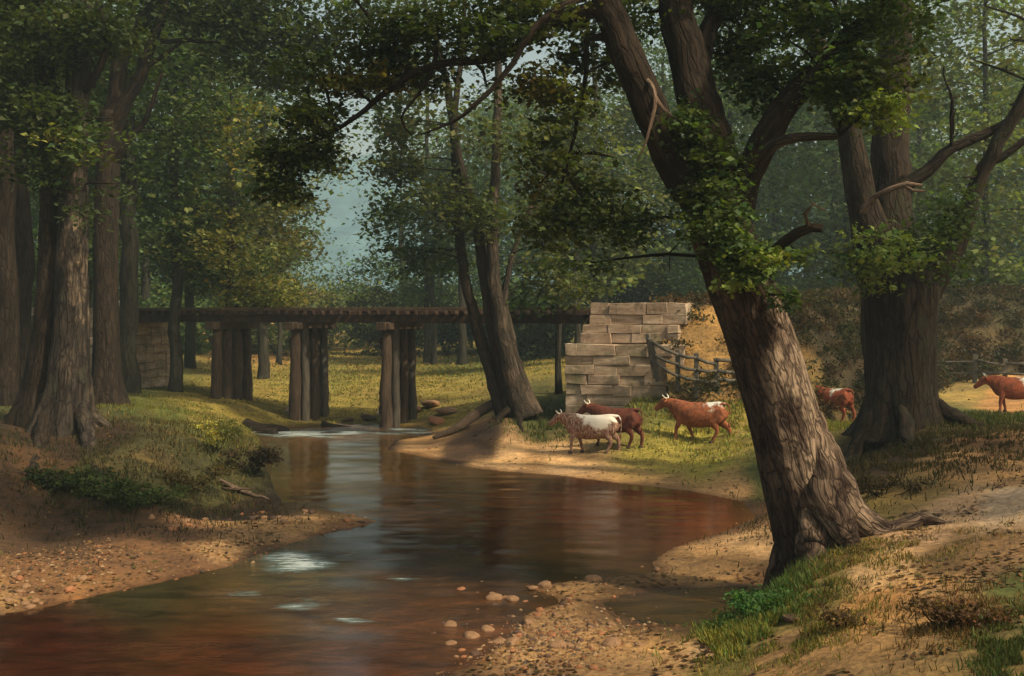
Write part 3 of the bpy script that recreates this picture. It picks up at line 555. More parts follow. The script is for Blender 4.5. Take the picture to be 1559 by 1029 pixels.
# ---- B. big oak on the right
def tree_B():
    b = G(1372, 650, 1.8); Y = b[1]; w = lambda px: PXM(px, Y)/2
    t = empty('oak_tree', b, 'massive dark upright oak with forked trunk, right of the leaning tree', 'tree')
    c, r = part_tube(t, 'trunk', [P(1372, 668, Y), P(1372, 645, Y), P(1370, 600, Y), P(1369, 540, Y), P(1369, 480, Y), P(1370, 440, Y), P(1366, 400, Y)], [w(112), w(112), w(104), w(106), w(112), w(116), w(86)], 'bark_oak', sides=56, step=.13, rough=.1, flare=(.55, .55), seed=9, lobes=6)
    C = [c]
    def limb(pts, ws, seed, mat='bark_oak', name='limb'):
        cc, _ = part_tube(t, name, [P(a, b_, Y+dy) for a, b_, dy in pts], [w(q) for q in ws], mat, sides=18, step=.25, rough=.1, wob=.06, seed=seed); C.append(cc)
    limb([(1358, 450, 0), (1330, 380, -.2), (1312, 300, -.3), (1296, 220, -.4), (1275, 150, -.5), (1240, 60, -.6), (1190, -60, -.7)], [84, 62, 44, 38, 34, 28, 18], 41)
    limb([(1372, 440, .1), (1360, 350, .3), (1357, 270, .4), (1358, 190, .5), (1362, 90, .6), (1370, -60, .7), (1372, -240, .8)], [90, 66, 58, 54, 48, 40, 26], 42)
    limb([(1392, 450, 0), (1425, 410, 0), (1448, 375, 0), (1475, 310, -.2), (1500, 255, -.4), (1530, 200, -.6), (1580, 110, -.9), (1640, 20, -1)], [74, 56, 40, 28, 22, 20, 16, 10], 43)
    limb([(1362, 290, .2), (1410, 262, 0), (1450, 225, -.2), (1500, 205, -.3), (1559, 170, -.5), (1640, 120, -.5)], [26, 20, 16, 14, 10, 6], 44)
    limb([(1500, 250, -.4), (1525, 240, -.5), (1559, 215, -.7), (1620, 180, -.9)], [14, 12, 10, 6], 45)
    limb([(1308, 330, -.5), (1330, 300, -1), (1355, 287, -1.3), (1380, 279, -1.5), (1404, 282, -1.6)], [12, 9, 8, 7, 4], 46, 'deadwood', 'broken_branch')
    limb([(1375, 281, -1.4), (1390, 290, -1.6), (1408, 291, -1.7)], [6, 5, 2], 47, 'deadwood', 'broken_branch')
    for k, (px, d, l) in enumerate([(1320, -.6, 1.1), (1425, -.5, 1.3), (1370, -1.1, .9), (1345, .5, 1.0)]):
        a = P(px, 620, Y+d*.6); x = b[0]+(a[0]-b[0])*1.9; y = Y+d*1.9
        part_tube(t, 'root', [P(px*.75+1372*.25, 600, Y+d*.5), [a[0]+(x-a[0])*.4, Y+d*1.2, gz(a[0], Y+d)+.2], [x, y, gz(x, y)+.05], [x+(x-a[0])*.8, y+d*.5, gz(x, y)-.15]], [.12, .2, .12, .04], 'bark_oak', sides=12, step=.12, rough=.15, wob=.05, seed=60+k)
    A = np.concatenate(C); cl = []
    def add(px, py, dy, rx, rz, n, col, ry=None): cl.append((P(px, py, Y+dy), (PXM(rx, Y), PXM(ry or rx*1.1, Y), PXM(rz, Y)), n, col))
    add(1345, 375, -2.0, 55, 40, 1100, g_bright); add(1290, 390, -1, 60, 34, 800, g_mid); add(1250, 385, -.8, 36, 26, 320, g_blue); add(1420, 380, -1.2, 55, 50, 1100, g_mid); add(1440, 320, -1.0, 50, 40, 700, g_mid); add(1325, 425, -1.8, 22, 22, 170, g_bright); add(1470, 270, -.6, 36, 22, 260, g_olive)
    add(1480, 90, 0, 110, 80, 2800, g_brown); add(1540, 160, -.5, 70, 50, 1500, g_brown); add(1400, 60, 0, 90, 70, 2200, g_mid); add(1450, 150, -1.4, 80, 46, 1500, g_mid); add(1440, 110, -2, 44, 26, 500, g_bright); add(1300, 70, 0, 80, 60, 1800, g_brol); add(1380, 190, .8, 60, 30, 500, g_olive); add(1500, 215, 0, 60, 26, 600, g_brol)
    add(1240, 120, 0, 60, 60, 1200, g_blue); add(1340, 240, 1.5, 50, 30, 250, g_mid); add(1540, 60, 0, 80, 90, 1800, g_brown); add(1500, 10, 0, 110, 50, 1800, g_brown); add(1400, 0, 0, 90, 40, 1200, g_brol)
    for px, py, dy, rx, rz in [(1350, -120, 0, 160, 100), (1520, -120, 0, 160, 100), (1660, 40, 0, 130, 110), (1440, -300, 0, 200, 120), (1250, -160, 1, 140, 80), (1640, -250, 0, 180, 110), (1300, -350, 0, 150, 90)]:
        add(px, py, dy, rx, rz, 1700, g_mid, ry=rx*1.3)
    twigs(t, [nearest(c[0], A) for c in cl], [c[0] for c in cl], .07, 6, sub=4, mat='bark_oak')
    crown_obj(t, [c[0] for c in cl], [c[1] for c in cl], [c[2] for c in cl], .15, [c[3] for c in cl], .25, seed=2, spread=.27, lf=.7)
tree_B()
# ---- left pair
def tree_C():
    b = G(92, 652, 1.6); Y = b[1]; w = lambda px: PXM(px, Y)/2
    t = empty('beech_tree', b, 'thick old twin-stemmed tree with a sunlit bark strip and flared roots on the left bank', 'tree')
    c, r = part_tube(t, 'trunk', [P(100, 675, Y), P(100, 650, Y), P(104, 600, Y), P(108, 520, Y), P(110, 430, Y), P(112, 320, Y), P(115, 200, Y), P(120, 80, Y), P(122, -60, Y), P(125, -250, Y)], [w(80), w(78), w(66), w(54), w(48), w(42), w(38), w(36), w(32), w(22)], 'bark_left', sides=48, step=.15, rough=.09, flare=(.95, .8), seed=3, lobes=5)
    c2, _ = part_tube(t, 'trunk', [P(52, 660, Y+.5), P(58, 620, Y+.4), P(70, 520, Y+.3), P(76, 400, Y+.3), P(78, 280, Y+.3), P(72, 160, Y+.3), P(60, 40, Y+.3), P(40, -120, Y+.2)], [w(64), w(54), w(42), w(36), w(34), w(32), w(30), w(20)], 'bark_limb', sides=36, step=.2, rough=.1, flare=(.7, .9), seed=5, lobes=4)
    C = [c, c2]
    def limb(pts, ws, seed): 
        cc, _ = part_tube(t, 'limb', [P(a, b_, Y+dy) for a, b_, dy in pts], [w(q) for q in ws], 'bark_limb', sides=12, step=.3, rough=.1, wob=.08, seed=seed); C.append(cc)
    limb([(72, 250, .3), (40, 215, 0), (5, 175, -.2), (-40, 130, -.3)], [16, 12, 10, 6], 71)
    limb([(118, 150, 0), (150, 110, -.4), (165, 60, -.6), (150, 0, -.8)], [14, 12, 10, 7], 72)
    for k, (px, py, d) in enumerate([(150, 690, -1.0), (45, 690, -.8), (165, 660, .2), (10, 650, .4)]):
        a = P(100*.5+px*.5, 625, Y+d*.3); e = G(px, py, 1.45); e[2] = gz(e[0], e[1])-.04; m = (a+e)/2; m[2] = a[2]*.3+e[2]*.7+.05
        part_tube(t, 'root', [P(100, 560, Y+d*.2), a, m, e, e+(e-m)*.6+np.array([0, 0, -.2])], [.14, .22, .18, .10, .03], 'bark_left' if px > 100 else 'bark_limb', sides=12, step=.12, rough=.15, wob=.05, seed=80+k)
    A = np.concatenate(C); cl = []
    def add(px, py, dy, rx, rz, n, col, ry=None): cl.append((P(px, py, Y+dy), (PXM(rx, Y), PXM(ry or rx*1.1, Y), PXM(rz, Y)), n, col))
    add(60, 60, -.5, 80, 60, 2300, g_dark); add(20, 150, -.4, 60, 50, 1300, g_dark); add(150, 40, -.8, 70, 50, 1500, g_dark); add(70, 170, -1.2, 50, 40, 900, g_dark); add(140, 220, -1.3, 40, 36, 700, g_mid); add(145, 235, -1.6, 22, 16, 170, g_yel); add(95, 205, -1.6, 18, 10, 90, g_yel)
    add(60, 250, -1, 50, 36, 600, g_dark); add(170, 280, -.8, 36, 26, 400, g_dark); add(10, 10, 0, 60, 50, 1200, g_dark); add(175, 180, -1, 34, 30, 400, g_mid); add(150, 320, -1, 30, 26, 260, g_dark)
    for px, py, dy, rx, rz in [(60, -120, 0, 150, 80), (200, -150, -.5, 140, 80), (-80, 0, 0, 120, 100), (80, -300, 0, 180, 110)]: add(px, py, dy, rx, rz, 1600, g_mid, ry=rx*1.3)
    twigs(t, [nearest(c[0], A) for c in cl], [c[0] for c in cl], .06, 7, sub=4)
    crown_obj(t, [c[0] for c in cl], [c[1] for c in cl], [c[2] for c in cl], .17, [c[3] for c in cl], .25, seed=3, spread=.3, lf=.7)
tree_C()
def tree_D():
    b = G(163, 618, 1.5); Y = b[1]; w = lambda px: PXM(px, Y)/2
    t = empty('beech_tree', b, 'dark second tree behind the twin-stemmed one, its limbs arching right over the stream', 'tree')
    c, r = part_tube(t, 'trunk', [P(163, 632, Y), P(163, 612, Y), P(162, 560, Y), P(161, 450, Y), P(162, 330, Y), P(166, 230, Y), P(172, 170, Y)], [w(50), w(48), w(40), w(36), w(36), w(36), w(38)], 'bark_limb', sides=32, step=.2, rough=.08, flare=(.7, .8), seed=13, lobes=5)
    C = [c]
    def limb(pts, ws, seed): 
        cc, _ = part_tube(t, 'limb', [P(a, b_, Y+dy) for a, b_, dy in pts], [w(q) for q in ws], 'bark_limb', sides=14, step=.3, rough=.1, wob=.1, seed=seed); C.append(cc)
    limb([(168, 210, 0), (178, 120, .2), (198, 50, .3), (240, 5, .4), (300, -60, .5)], [30, 26, 24, 20, 12], 91)
    limb([(170, 215, 0), (195, 150, -.2), (222, 90, -.3), (245, 30, -.4), (262, -50, -.5)], [26, 20, 17, 15, 10], 92)
    limb([(165, 265, 0), (190, 220, -.3), (222, 175, -.5), (238, 140, -.7), (250, 110, -.8)], [14, 10, 8, 6, 3], 93)
    limb([(205, 45, .3), (262, 18, 0), (320, 40, -.3), (400, 45, -.6), (470, 60, -.8), (530, 95, -1), (570, 100, -1.1)], [16, 11, 9, 8, 6, 4, 2], 94)
    limb([(235, 62, -.3), (290, 62, -.5), (350, 60, -.7), (420, 35, -.9)], [8, 6, 4, 2], 95)
    limb([(215, 105, -.3), (255, 80, -.5), (300, 52, -.7)], [8, 6, 2], 96)
    A = np.concatenate(C); cl = []
    def add(px, py, dy, rx, rz, n, col, ry=None): cl.append((P(px, py, Y+dy), (PXM(rx, Y), PXM(ry or rx*1.1, Y), PXM(rz, Y)), n, col))
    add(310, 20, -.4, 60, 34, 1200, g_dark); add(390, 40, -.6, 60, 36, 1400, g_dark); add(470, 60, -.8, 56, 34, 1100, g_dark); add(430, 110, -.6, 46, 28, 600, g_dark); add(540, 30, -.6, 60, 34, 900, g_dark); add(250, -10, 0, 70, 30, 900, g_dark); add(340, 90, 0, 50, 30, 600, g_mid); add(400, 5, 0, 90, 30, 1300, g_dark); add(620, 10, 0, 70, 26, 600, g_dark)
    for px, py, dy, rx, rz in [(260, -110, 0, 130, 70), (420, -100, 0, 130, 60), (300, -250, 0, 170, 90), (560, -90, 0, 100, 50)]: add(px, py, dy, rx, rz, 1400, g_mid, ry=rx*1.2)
    twigs(t, [nearest(c[0], A) for c in cl], [c[0] for c in cl], .07, 8, sub=4)
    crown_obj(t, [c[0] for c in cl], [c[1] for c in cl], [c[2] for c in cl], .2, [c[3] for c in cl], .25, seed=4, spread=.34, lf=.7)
tree_D()
# ---- centre clump of four stems
def tree_F():
    b = G(782, 630, 1.0); Y = b[1]; w = lambda px: PXM(px, Y)/2
    t = empty('stream_tree', b, 'four-stemmed tree fanning up from one rooty base at the streamside before the bridge', 'tree')
    C = []
    def stem(pts, ws, seed, mat='bark_clump', name='trunk', fl=(.3, .45)):
        cc, _ = part_tube(t, name, [P(a, b_, Y+dy) for a, b_, dy in pts], [w(q)*.86 for q in ws], mat, sides=22, step=.2, rough=.09, wob=.03, flare=fl, seed=seed, lobes=4); C.append(cc)
    stem([(768, 632, .2), (755, 595, .2), (738, 540, .2), (722, 480, .2), (706, 410, .2), (697, 340, .2), (694, 260, .2), (688, 180, .2), (670, 80, .2), (640, -20, .2)], [28, 24, 22, 20, 18, 17, 15, 14, 12, 8], 101, 'bark_limb')
    stem([(782, 635, 0), (770, 590, 0), (755, 520, 0), (742, 450, 0), (732, 380, 0), (718, 310, 0), (700, 250, 0), (692, 190, 0), (700, 100, 0), (710, -20, 0)], [30, 24, 23, 22, 20, 18, 14, 12, 10, 6], 102, 'bark_limb')
    stem([(798, 636, -.3), (786, 600, -.3), (775, 550, -.3), (762, 490, -.3), (752, 420, -.3), (750, 340, -.3), (754, 260, -.3), (757, 180, -.3), (760, 80, -.3), (765, -30, -.3)], [36, 30, 27, 25, 22, 19, 17, 15, 12, 8], 103)
    stem([(815, 632, -.1), (800, 595, 0), (786, 550, 0), (775, 500, .1), (768, 460, .2), (775, 410, .3), (790, 360, .4), (815, 300, .5), (850, 230, .6)], [30, 22, 18, 16, 14, 10, 8, 7, 4], 104)
    for k, (px, py) in enumerate([(725, 655), (835, 645), (795, 655)]):
        e = G(px, py, .6); e[2] = gz(e[0], e[1])-.02; a = P(785+(px-785)*.15, 618, Y-.2); m = (a+e)/2; m[2] = gz(m[0], m[1])+.04
        part_tube(t, 'root', [a, m, e], [.16, .10, .03], 'bark_limb', sides=10, step=.15, rough=.15, wob=.08, seed=110+k)
    A = np.concatenate(C); cl = []
    def add(px, py, dy, rx, rz, n, col, ry=None): cl.append((P(px, py, Y+dy), (PXM(rx, Y), PXM(ry or rx*1.1, Y), PXM(rz, Y)), n, col))
    o2 = (.09, .11, .034)
    add(640, 240, .5, 50, 44, 1100, g_olive); add(604, 255, .4, 40, 26, 500, g_olive); add(600, 335, .6, 38, 40, 560, g_mid); add(615, 395, .8, 44, 30, 420, g_blue); add(596, 120, .4, 44, 44, 700, g_mid); add(600, 190, .3, 34, 34, 420, g_mid); add(690, 150, 0, 70, 60, 1500, g_olive); add(760, 100, 0, 70, 60, 1500, g_olive); add(830, 170, .6, 60, 60, 1200, o2); add(790, 250, .8, 50, 50, 900, o2); add(735, 330, -1.0, 46, 40, 700, o2); add(680, 300, -.8, 44, 44, 650, g_olive); add(800, 380, -.8, 44, 34, 550, o2); add(640, 380, .8, 40, 40, 420, g_blue); add(690, 400, .8, 36, 26, 260, g_mid); add(750, 200, -1, 56, 50, 900, g_olive); add(840, 260, .2, 40, 50, 600, o2); add(610, 300, 1, 30, 24, 260, g_olive); add(830, 320, 1, 50, 50, 900, o2)
    add(640, 120, 0, 60, 50, 1200, g_olive); add(700, 60, 0, 80, 44, 1400, g_dark); add(820, 400, 1, 44, 34, 500, o2); add(670, 330, 1.4, 40, 50, 500, g_blue); add(625, 190, .6, 36, 24, 350, g_brol); add(720, 230, .8, 44, 40, 500, g_olive); add(800, 450, 1, 36, 26, 260, g_mid); add(860, 440, 1.4, 40, 30, 400, o2)
    for px, py, dy, rx, rz in [(720, -60, 0, 130, 60), (850, -20, .5, 90, 60)]: add(px, py, dy, rx, rz, 1300, g_mid)
    twigs(t, [nearest(c[0], A) for c in cl], [c[0] for c in cl], .06, 9, sub=3)
    crown_obj(t, [c[0] for c in cl], [c[1] for c in cl], [c[2] for c in cl], .22, [c[3] for c in cl], .25, seed=5, spread=.38, lf=.7)
tree_F()
print('T', 'the wood behind', round(time.time()-T0, 1))
# ---- the wood behind: each tree its own thing
def gen_tree(name, label, px, base_py, z, Y, hh, trw, cw, cy0, col, n, seed, group=None, lean=0, size=.3, bark='bark_far', clumps=9, keep=True, cat='tree', gap=.12):
    if Y > 80: n = int(n*1.9); size = size*.82
    x = (px-CX)/F*Y
    zb = gz(x, Y) if z is None else z
    t = empty(name, (x, Y, zb), label, cat, group); g = random.Random(seed)
    top = np.array([x+lean*hh, Y+g.uniform(-.5, .5), zb+hh*.86])
    ctr = [[x, Y, zb-.3], [x+lean*hh*.1, Y, zb+hh*.12], [x+lean*hh*.35, Y, zb+hh*.4], [x+lean*hh*.7, Y, zb+hh*.65], top]
    c, r = part_tube(t, 'trunk', ctr, [trw*.55, trw*.48, trw*.4, trw*.26, trw*.08], bark, sides=14, step=.6, rough=.08, wob=.12, flare=(.6, .6), seed=seed)
    cs = []; rs = []
    for k in range(clumps):
        f = (k+.5)/clumps; zc = zb+hh*(cy0+(1-cy0)*f*.95); wd = cw*.5*math.sin(math.pi*min(1, .22+.72*(1-f)))**.8
        a = k*2.4+seed; rr = wd*g.uniform(.35, .62)
        cs.append([x+lean*hh*(zc-zb)/hh+math.cos(a)*rr, Y+math.sin(a)*rr*.9, zc]); q = wd*g.uniform(.5, .75)+.4
        rs.append((q, q, q*g.uniform(.55, .8)))
    twigs(t, [nearest(np.array(q), c) for q in cs], cs, .05+trw*.05, seed, mat=bark, sub=2)
    crown_obj(t, cs, rs, n//clumps, size, col, .25, seed=seed, spread=.38, lf=.75, keep=keep)
    return t
def copy_tree(o, loc, rz, sc, label=None):
    c = o.copy(); COL.objects.link(c); c.location = loc; c.rotation_euler = (0, 0, rz); c.scale = (sc, sc, sc)
    if label: c['label'] = label
    for ch in o.children:
        d = ch.copy(); COL.objects.link(d); d.parent = c
    return c
# left trunks standing near
gen_tree('wood_tree', 'dark straight trunk cut by the left edge of the view', 6, 625, None, 37, 19, .85, 8, .55, g_dark, 6500, 21, size=.22, bark='bark_limb')
gen_tree('wood_tree', 'slim dark trunk between the left edge and the twin-stemmed tree', 34, 600, None, 43, 20, .8, 8, .5, g_dark, 6500, 22, size=.24, bark='bark_limb')
gen_tree('wood_tree', 'blue-grey straight trunk just right of the dark second tree', 196, 585, None, 47, 21, .85, 9, .45, g_mid, 5500, 23, size=.24)
gen_tree('wood_tree', 'grey slender tree standing before the left bridge abutment', 268, 590, None, 49.3, 18, .55, 9, .36, g_mid, 6000, 24, size=.24)
gen_tree('yellowing_tree', 'yellow green leafy tree hanging over the left end of the bridge', 352, 600, None, 50.5, 17, .6, 9.5, .24, [g_yel, g_mid, g_yel, g_olive, g_mid, g_yel, g_mid, g_olive, g_mid, g_mid], 12000, 25, size=.24, clumps=10)
gen_tree('yellowing_tree', 'tall yellowing tree with rust tinted leaves left of the blue gap', 400, 560, None, 62, 21, .6, 9, .2, [g_yel, g_yel, g_brol, g_olive, g_mid, g_olive, g_yel, g_mid, g_olive, g_mid], 12000, 26, size=.28, clumps=10)
gen_tree('wood_tree', 'tall mid green tree behind the left pair of trunks', 290, 560, None, 66, 23, .6, 12, .22, g_mid, 12000, 27, size=.3)
gen_tree('wood_tree', 'broad green tree filling the gap between the left trunks', 130, 560, None, 62, 22, .7, 13, .2, g_mid, 12000, 28, size=.3)
gen_tree('meadow_tree', 'thin leaning tree seen under the bridge left of the middle bent', 424, 572, None, 75, 12, .35, 4.5, .55, g_mid, 1500, 29, size=.3, lean=.03)
gen_tree('meadow_tree', 'thin meadow tree right of the right-hand bent, under the bridge', 660, 572, None, 78, 15, .45, 6, .45, g_blue, 2500, 30, size=.32)
gen_tree('meadow_tree', 'thicker meadow tree close beside the four-stemmed tree', 704, 570, None, 76, 16, .6, 7, .42, g_mid, 2500, 31, size=.32)
gen_tree('meadow_tree', 'thin dark trunk before the stone abutment', 851, 582, None, 47.5, 11, .28, 4.2, .62, g_olive, 2200, 32, size=.22)
gen_tree('meadow_tree', 'slim dark tree rising behind the abutment where the bridge meets the bank', 877, 470, None, 60, 14, .35, 6, .55, g_olive, 2500, 33, size=.26)
for (px, Y, hh, cw_, co, lb, sd_, n_) in [(905, 64, 30, 13, g_olive, 'very tall olive tree rising between the four-stemmed tree and the leaning tree', 61, 11000), (1110, 70, 31, 14, g_mid, 'very tall green tree behind the fork of the leaning tree', 62, 11000), (1290, 66, 30, 13, g_blue, 'very tall tree behind the left limb of the oak', 63, 10000), (1500, 62, 29, 14, g_olive, 'very tall olive tree behind the right limb of the oak', 64, 11000), (650, 80, 32, 12, g_mid, 'very tall tree behind the top of the four-stemmed tree', 65, 8000), (1400, 78, 32, 14, g_mid, 'very tall tree standing straight behind the oak trunk', 66, 10000), (1010, 84, 33, 13, g_blue, 'very tall blue green tree between the limbs of the leaning tree', 67, 9000)]:
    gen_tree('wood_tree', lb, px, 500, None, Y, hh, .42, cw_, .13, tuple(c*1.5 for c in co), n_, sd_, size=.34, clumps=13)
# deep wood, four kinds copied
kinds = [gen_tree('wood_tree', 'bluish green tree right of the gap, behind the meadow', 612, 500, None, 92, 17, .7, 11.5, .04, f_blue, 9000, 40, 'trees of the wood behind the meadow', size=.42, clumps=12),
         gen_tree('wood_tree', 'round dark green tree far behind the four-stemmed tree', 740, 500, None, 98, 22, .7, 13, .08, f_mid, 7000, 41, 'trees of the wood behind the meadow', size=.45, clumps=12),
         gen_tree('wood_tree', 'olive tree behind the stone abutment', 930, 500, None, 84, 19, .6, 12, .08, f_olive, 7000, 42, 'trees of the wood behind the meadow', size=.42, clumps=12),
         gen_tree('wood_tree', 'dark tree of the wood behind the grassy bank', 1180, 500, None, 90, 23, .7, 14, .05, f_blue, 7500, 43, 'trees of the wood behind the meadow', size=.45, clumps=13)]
spots = [(830, 92, 1, 1.0, 'left of the stone abutment'), (1010, 96, 1, 1.05, 'right above the stone abutment'), (1090, 82, 0, 1.05, 'behind the leaning trunk'), (1270, 84, 1, 1.1, 'between the leaning tree and the oak'), (1330, 100, 2, 1.2, 'just left behind the oak'),
         (1430, 88, 0, 1.15, 'just right behind the oak'), (1500, 82, 1, 1.05, 'above the right end of the bank'), (1590, 90, 3, 1.0, 'cut by the right edge'), (1400, 120, 3, 1.3, 'deep behind the oak'), (1230, 118, 3, 1.25, 'deep behind the leaning tree'), (1540, 118, 2, 1.3, 'deep in the wood at the right edge'), (1080, 118, 3, 1.25, 'deep behind the abutment'), (960, 122, 0, 1.4, 'deep left of the leaning trunk'), (860, 124, 3, 1.2, 'deep above the end of the bridge'), (760, 122, 3, 1.25, 'deep behind the four-stemmed tree'),
         (670, 112, 1, 1.05, 'behind the right part of the bridge'), (220, 84, 1, 1.1, 'behind the left abutment'), (80, 80, 3, 1.1, 'behind the twin-stemmed tree'), (0, 88, 1, 1.2, 'at the far left edge'), (340, 100, 3, 1.15, 'behind the yellowing trees'), (160, 115, 3, 1.3, 'deep behind the left pair'), (40, 120, 2, 1.4, 'deep at the left edge'), (260, 125, 0, 1.6, 'deep behind the left end of the bridge'), (385, 128, 0, 1.5, 'left of the blue gap, deep in the wood'), (-90, 100, 3, 1.2, 'beyond the left edge'), (1680, 100, 3, 1.2, 'beyond the right edge')]
for i, (px, Y, k, sc, wh) in enumerate(spots):
    x = (px-CX)/F*Y
    copy_tree(kinds[k], (x, Y, gz(x, Y)-.2), i*1.7, sc, ['bluish', 'round dark green', 'olive', 'tall dark'][k]+' tree of the far wood '+wh)
# low bushes under the gap and along the meadow edge
bush = None
for i, (px, Y, hh, wdt, co, lb) in enumerate([(500, 100, 8.2, 9, f_mid, 'round green bush below the blue gap'), (552, 108, 10.5, 9, f_blue, 'taller blue green bush below the blue gap'), (448, 96, 9.5, 8, g_yel, 'yellowish bush left below the blue gap'), (600, 90, 7.5, 8, f_olive, 'olive bush behind the right-hand bent'), (420, 88, 4.5, 9, f_olive, 'olive bush behind the left-hand bent'), (300, 84, 5, 10, f_mid, 'green bush behind the left abutment'), (760, 96, 6, 11, f_mid, 'green bush behind the four-stemmed tree'), (850, 78, 3.8, 8, g_dark, 'dark bush left behind the abutment'), (180, 80, 5, 11, f_mid, 'green bush behind the second left tree'), (70, 76, 5, 11, g_dark, 'dark bush behind the twin-stemmed tree'), (680, 94, 5, 9, f_blue, 'blue green bush behind the meadow trees')]):
    x = (px-CX)/F*Y; z0 = gz(x, Y); g = random.Random(i)
    t = empty('bush', (x, Y, z0), lb, 'bush', 'bushes along the meadow edge')
    mb = MB()
    for k in range(6):
        a = k*1.05; tube(mb, [[0, 0, -.2], [math.cos(a)*wdt*.1, math.sin(a)*wdt*.1, hh*.3], [math.cos(a)*wdt*.3, math.sin(a)*wdt*.25, hh*.75]], [.08, .05, .02], 5, .6, wob=.08, seed=k)
    link('stem', mb.mesh('stem'), M['bark_far'], t)
    cs = [[x+g.uniform(-.34, .34)*wdt, Y+g.uniform(-.3, .3)*wdt, z0+g.uniform(.1, .72)*hh] for _ in range(8)]
    crown_obj(t, cs, [(wdt*.22, wdt*.22, hh*.24)]*8, 420, .4, co, .25, seed=200+i, spread=.4, keep=False, name='foliage')
# ---- unseen trees added to cast shade, to the right and above
def shade(x, y, hh, cw, n, seed, label):
    z0 = gz(x, y); t = empty('shade_tree', (x, y, z0), label, 'tree', 'unseen trees added for shade around the stream'); g = random.Random(seed)
    c, r = part_tube(t, 'trunk', [[x, y, z0-.3], [x, y, z0+3], [x+.4, y, z0+hh*.5], [x, y+.3, z0+hh*.85]], [.6, .5, .35, .1], 'bark_oak', sides=14, step=.6, rough=.1, wob=.1, flare=(.6, .8), seed=seed)
    cs = []; rs = []
    for k in range(14):
        a = k*2.4; rr = cw*.5*math.sqrt((k+.5)/14); cs.append([x+math.cos(a)*rr, y+math.sin(a)*rr, z0+hh*(.62+.3*g.random())]); rs.append((cw*.2, cw*.2, cw*.11))
    crown_obj(t, cs, rs, n//14, .28, g_mid, .2, seed=seed, spread=.5)
for i, (x, y, hh, cw, lb) in enumerate([(15.5, 12, 17, 15, 'near right'), (13, 22, 19, 13, 'right of the oak'), (17, 2, 18, 16, 'behind the viewer, right'), (6, -3, 17, 14, 'behind the viewer'), (-13, 8, 18, 14, 'near left'), (23, 32, 19, 13, 'far right'), (-24, 22, 18, 14, 'left of the bank'), (-22, 38, 19, 13, 'left of the far trunks'), (24, 16, 20, 14, 'outer right'), (-3, -10, 18, 14, 'far behind the viewer')]):
    shade(x, y, hh, cw, 5200, 300+i, 'unseen leafy tree added for shade, '+lb)
print('T', 'hill and sky', round(time.time()-T0, 1))
# ------------------------------------------------------------------ hill and sky
hx = axis([(-700, -260, 20), (-260, 60, 3), (60, 700, 20)]); hy = axis([(380, 460, 20), (460, 660, 4), (660, 900, 20)]); HX, HYY = np.meshgrid(hx, hy)
HZ = 3+(72+21*np.sin(HX*.006+1.9))*np.exp(-((HYY-640)/150)**2)*(1+.05*fbm(HX*.02, HYY*.02, o=3, s=5))
HZ += 4.5*np.abs(fbm(HX*.10, HYY*.10, o=3, s=8))*sstep(8, 30, HZ)
hcol = np.zeros(HX.shape+(3,))+np.array([.05, .075, .03])
hill = link('hill', gridmesh('hill', HX, HYY, HZ, hcol, HX*0), plainmat('wooded_hill', (.045, .11, .15), (.10, .20, .24), .05)); tag(hill, kind='structure')  # blue distance haze painted into the hill's base colour
# ------------------------------------------------------------------ bridge
AL = R(20); D = np.array([math.cos(AL), -math.sin(AL), 0]); TT = np.array([math.sin(AL), math.cos(AL), 0]); B0 = np.array([-4.85, 47.0, 0])
def BP(s, q, z): return B0+D*s+TT*q+np.array([0, 0, z])
def box(mb, c, ex, ey, ez, e1=D, e2=TT, e3=np.array([0, 0, 1.0]), jit=0, ch=0.0):
    c = np.asarray(c, float); g = np.random.default_rng(int(abs(c[0]*977+c[2]*131)) % 99999)
    V = []
    for sx in (-1, 1):
        for sy in (-1, 1):
            for sz in (-1, 1): V.append(c+e1*sx*ex/2+e2*sy*ey/2+e3*sz*ez/2+g.uniform(-1, 1, 3)*jit)
    mb.add(V, [(0, 1, 3, 2), (4, 6, 7, 5), (0, 4, 5, 1), (2, 3, 7, 6), (0, 2, 6, 4), (1, 5, 7, 3)])
def beam(mb, a, b, wdt, hgt):
    a = np.asarray(a, float); b = np.asarray(b, float); d = b-a; L = np.linalg.norm(d); d /= L
    r = np.array([0, 0, 1.0]) if abs(d[2]) < .9 else D
    e2 = np.cross(r, d); e2 /= np.linalg.norm(e2); box(mb, (a+b)/2, L, wdt, hgt, d, e2, np.cross(d, e2), .008)
def bevelled(o, wd=.015):
    m = o.modifiers.new('Bevel', 'BEVEL'); m.width = wd; m.segments = 2; m.limit_method = 'ANGLE'
bo = BP(0, 0, 0); br = empty('trestle_bridge', bo, 'low dark timber railway trestle bridge crossing the stream', 'bridge')
def bpart(name, mb, mat, parent=br, bev=.015, smooth=False):
    o = link(name, mb.mesh(name, smooth, off=bo), M[mat], parent)
    if bev: bevelled(o, bev)
    return o
S0, S1 = -13.9, 9.24
for q in (-1.0, -.35, .35, 1.0):
    mb = MB()
    for a in np.arange(S0, S1-.1, 4.5): box(mb, BP((a+min(a+4.5, S1))/2, q+.01*math.sin(a), 4.52), min(4.5, S1-a)-.01, .24, .34, jit=.012)
    bpart('stringer', mb, 'deck')
k = 0
for s in np.arange(S0+.2, S1, .44):
    mb = MB(); g = random.Random(int(s*100)); box(mb, BP(s, g.uniform(-.08, .08), 4.775), .2, 2.9+g.uniform(-.1, .15), .155, jit=.015); bpart('tie', mb, 'deck')
for q in (-.72, .72):
    mb = MB(); box(mb, BP((S0+S1)/2, q, 4.93), S1-S0, .07, .13); bpart('rail', mb, 'iron', bev=0)
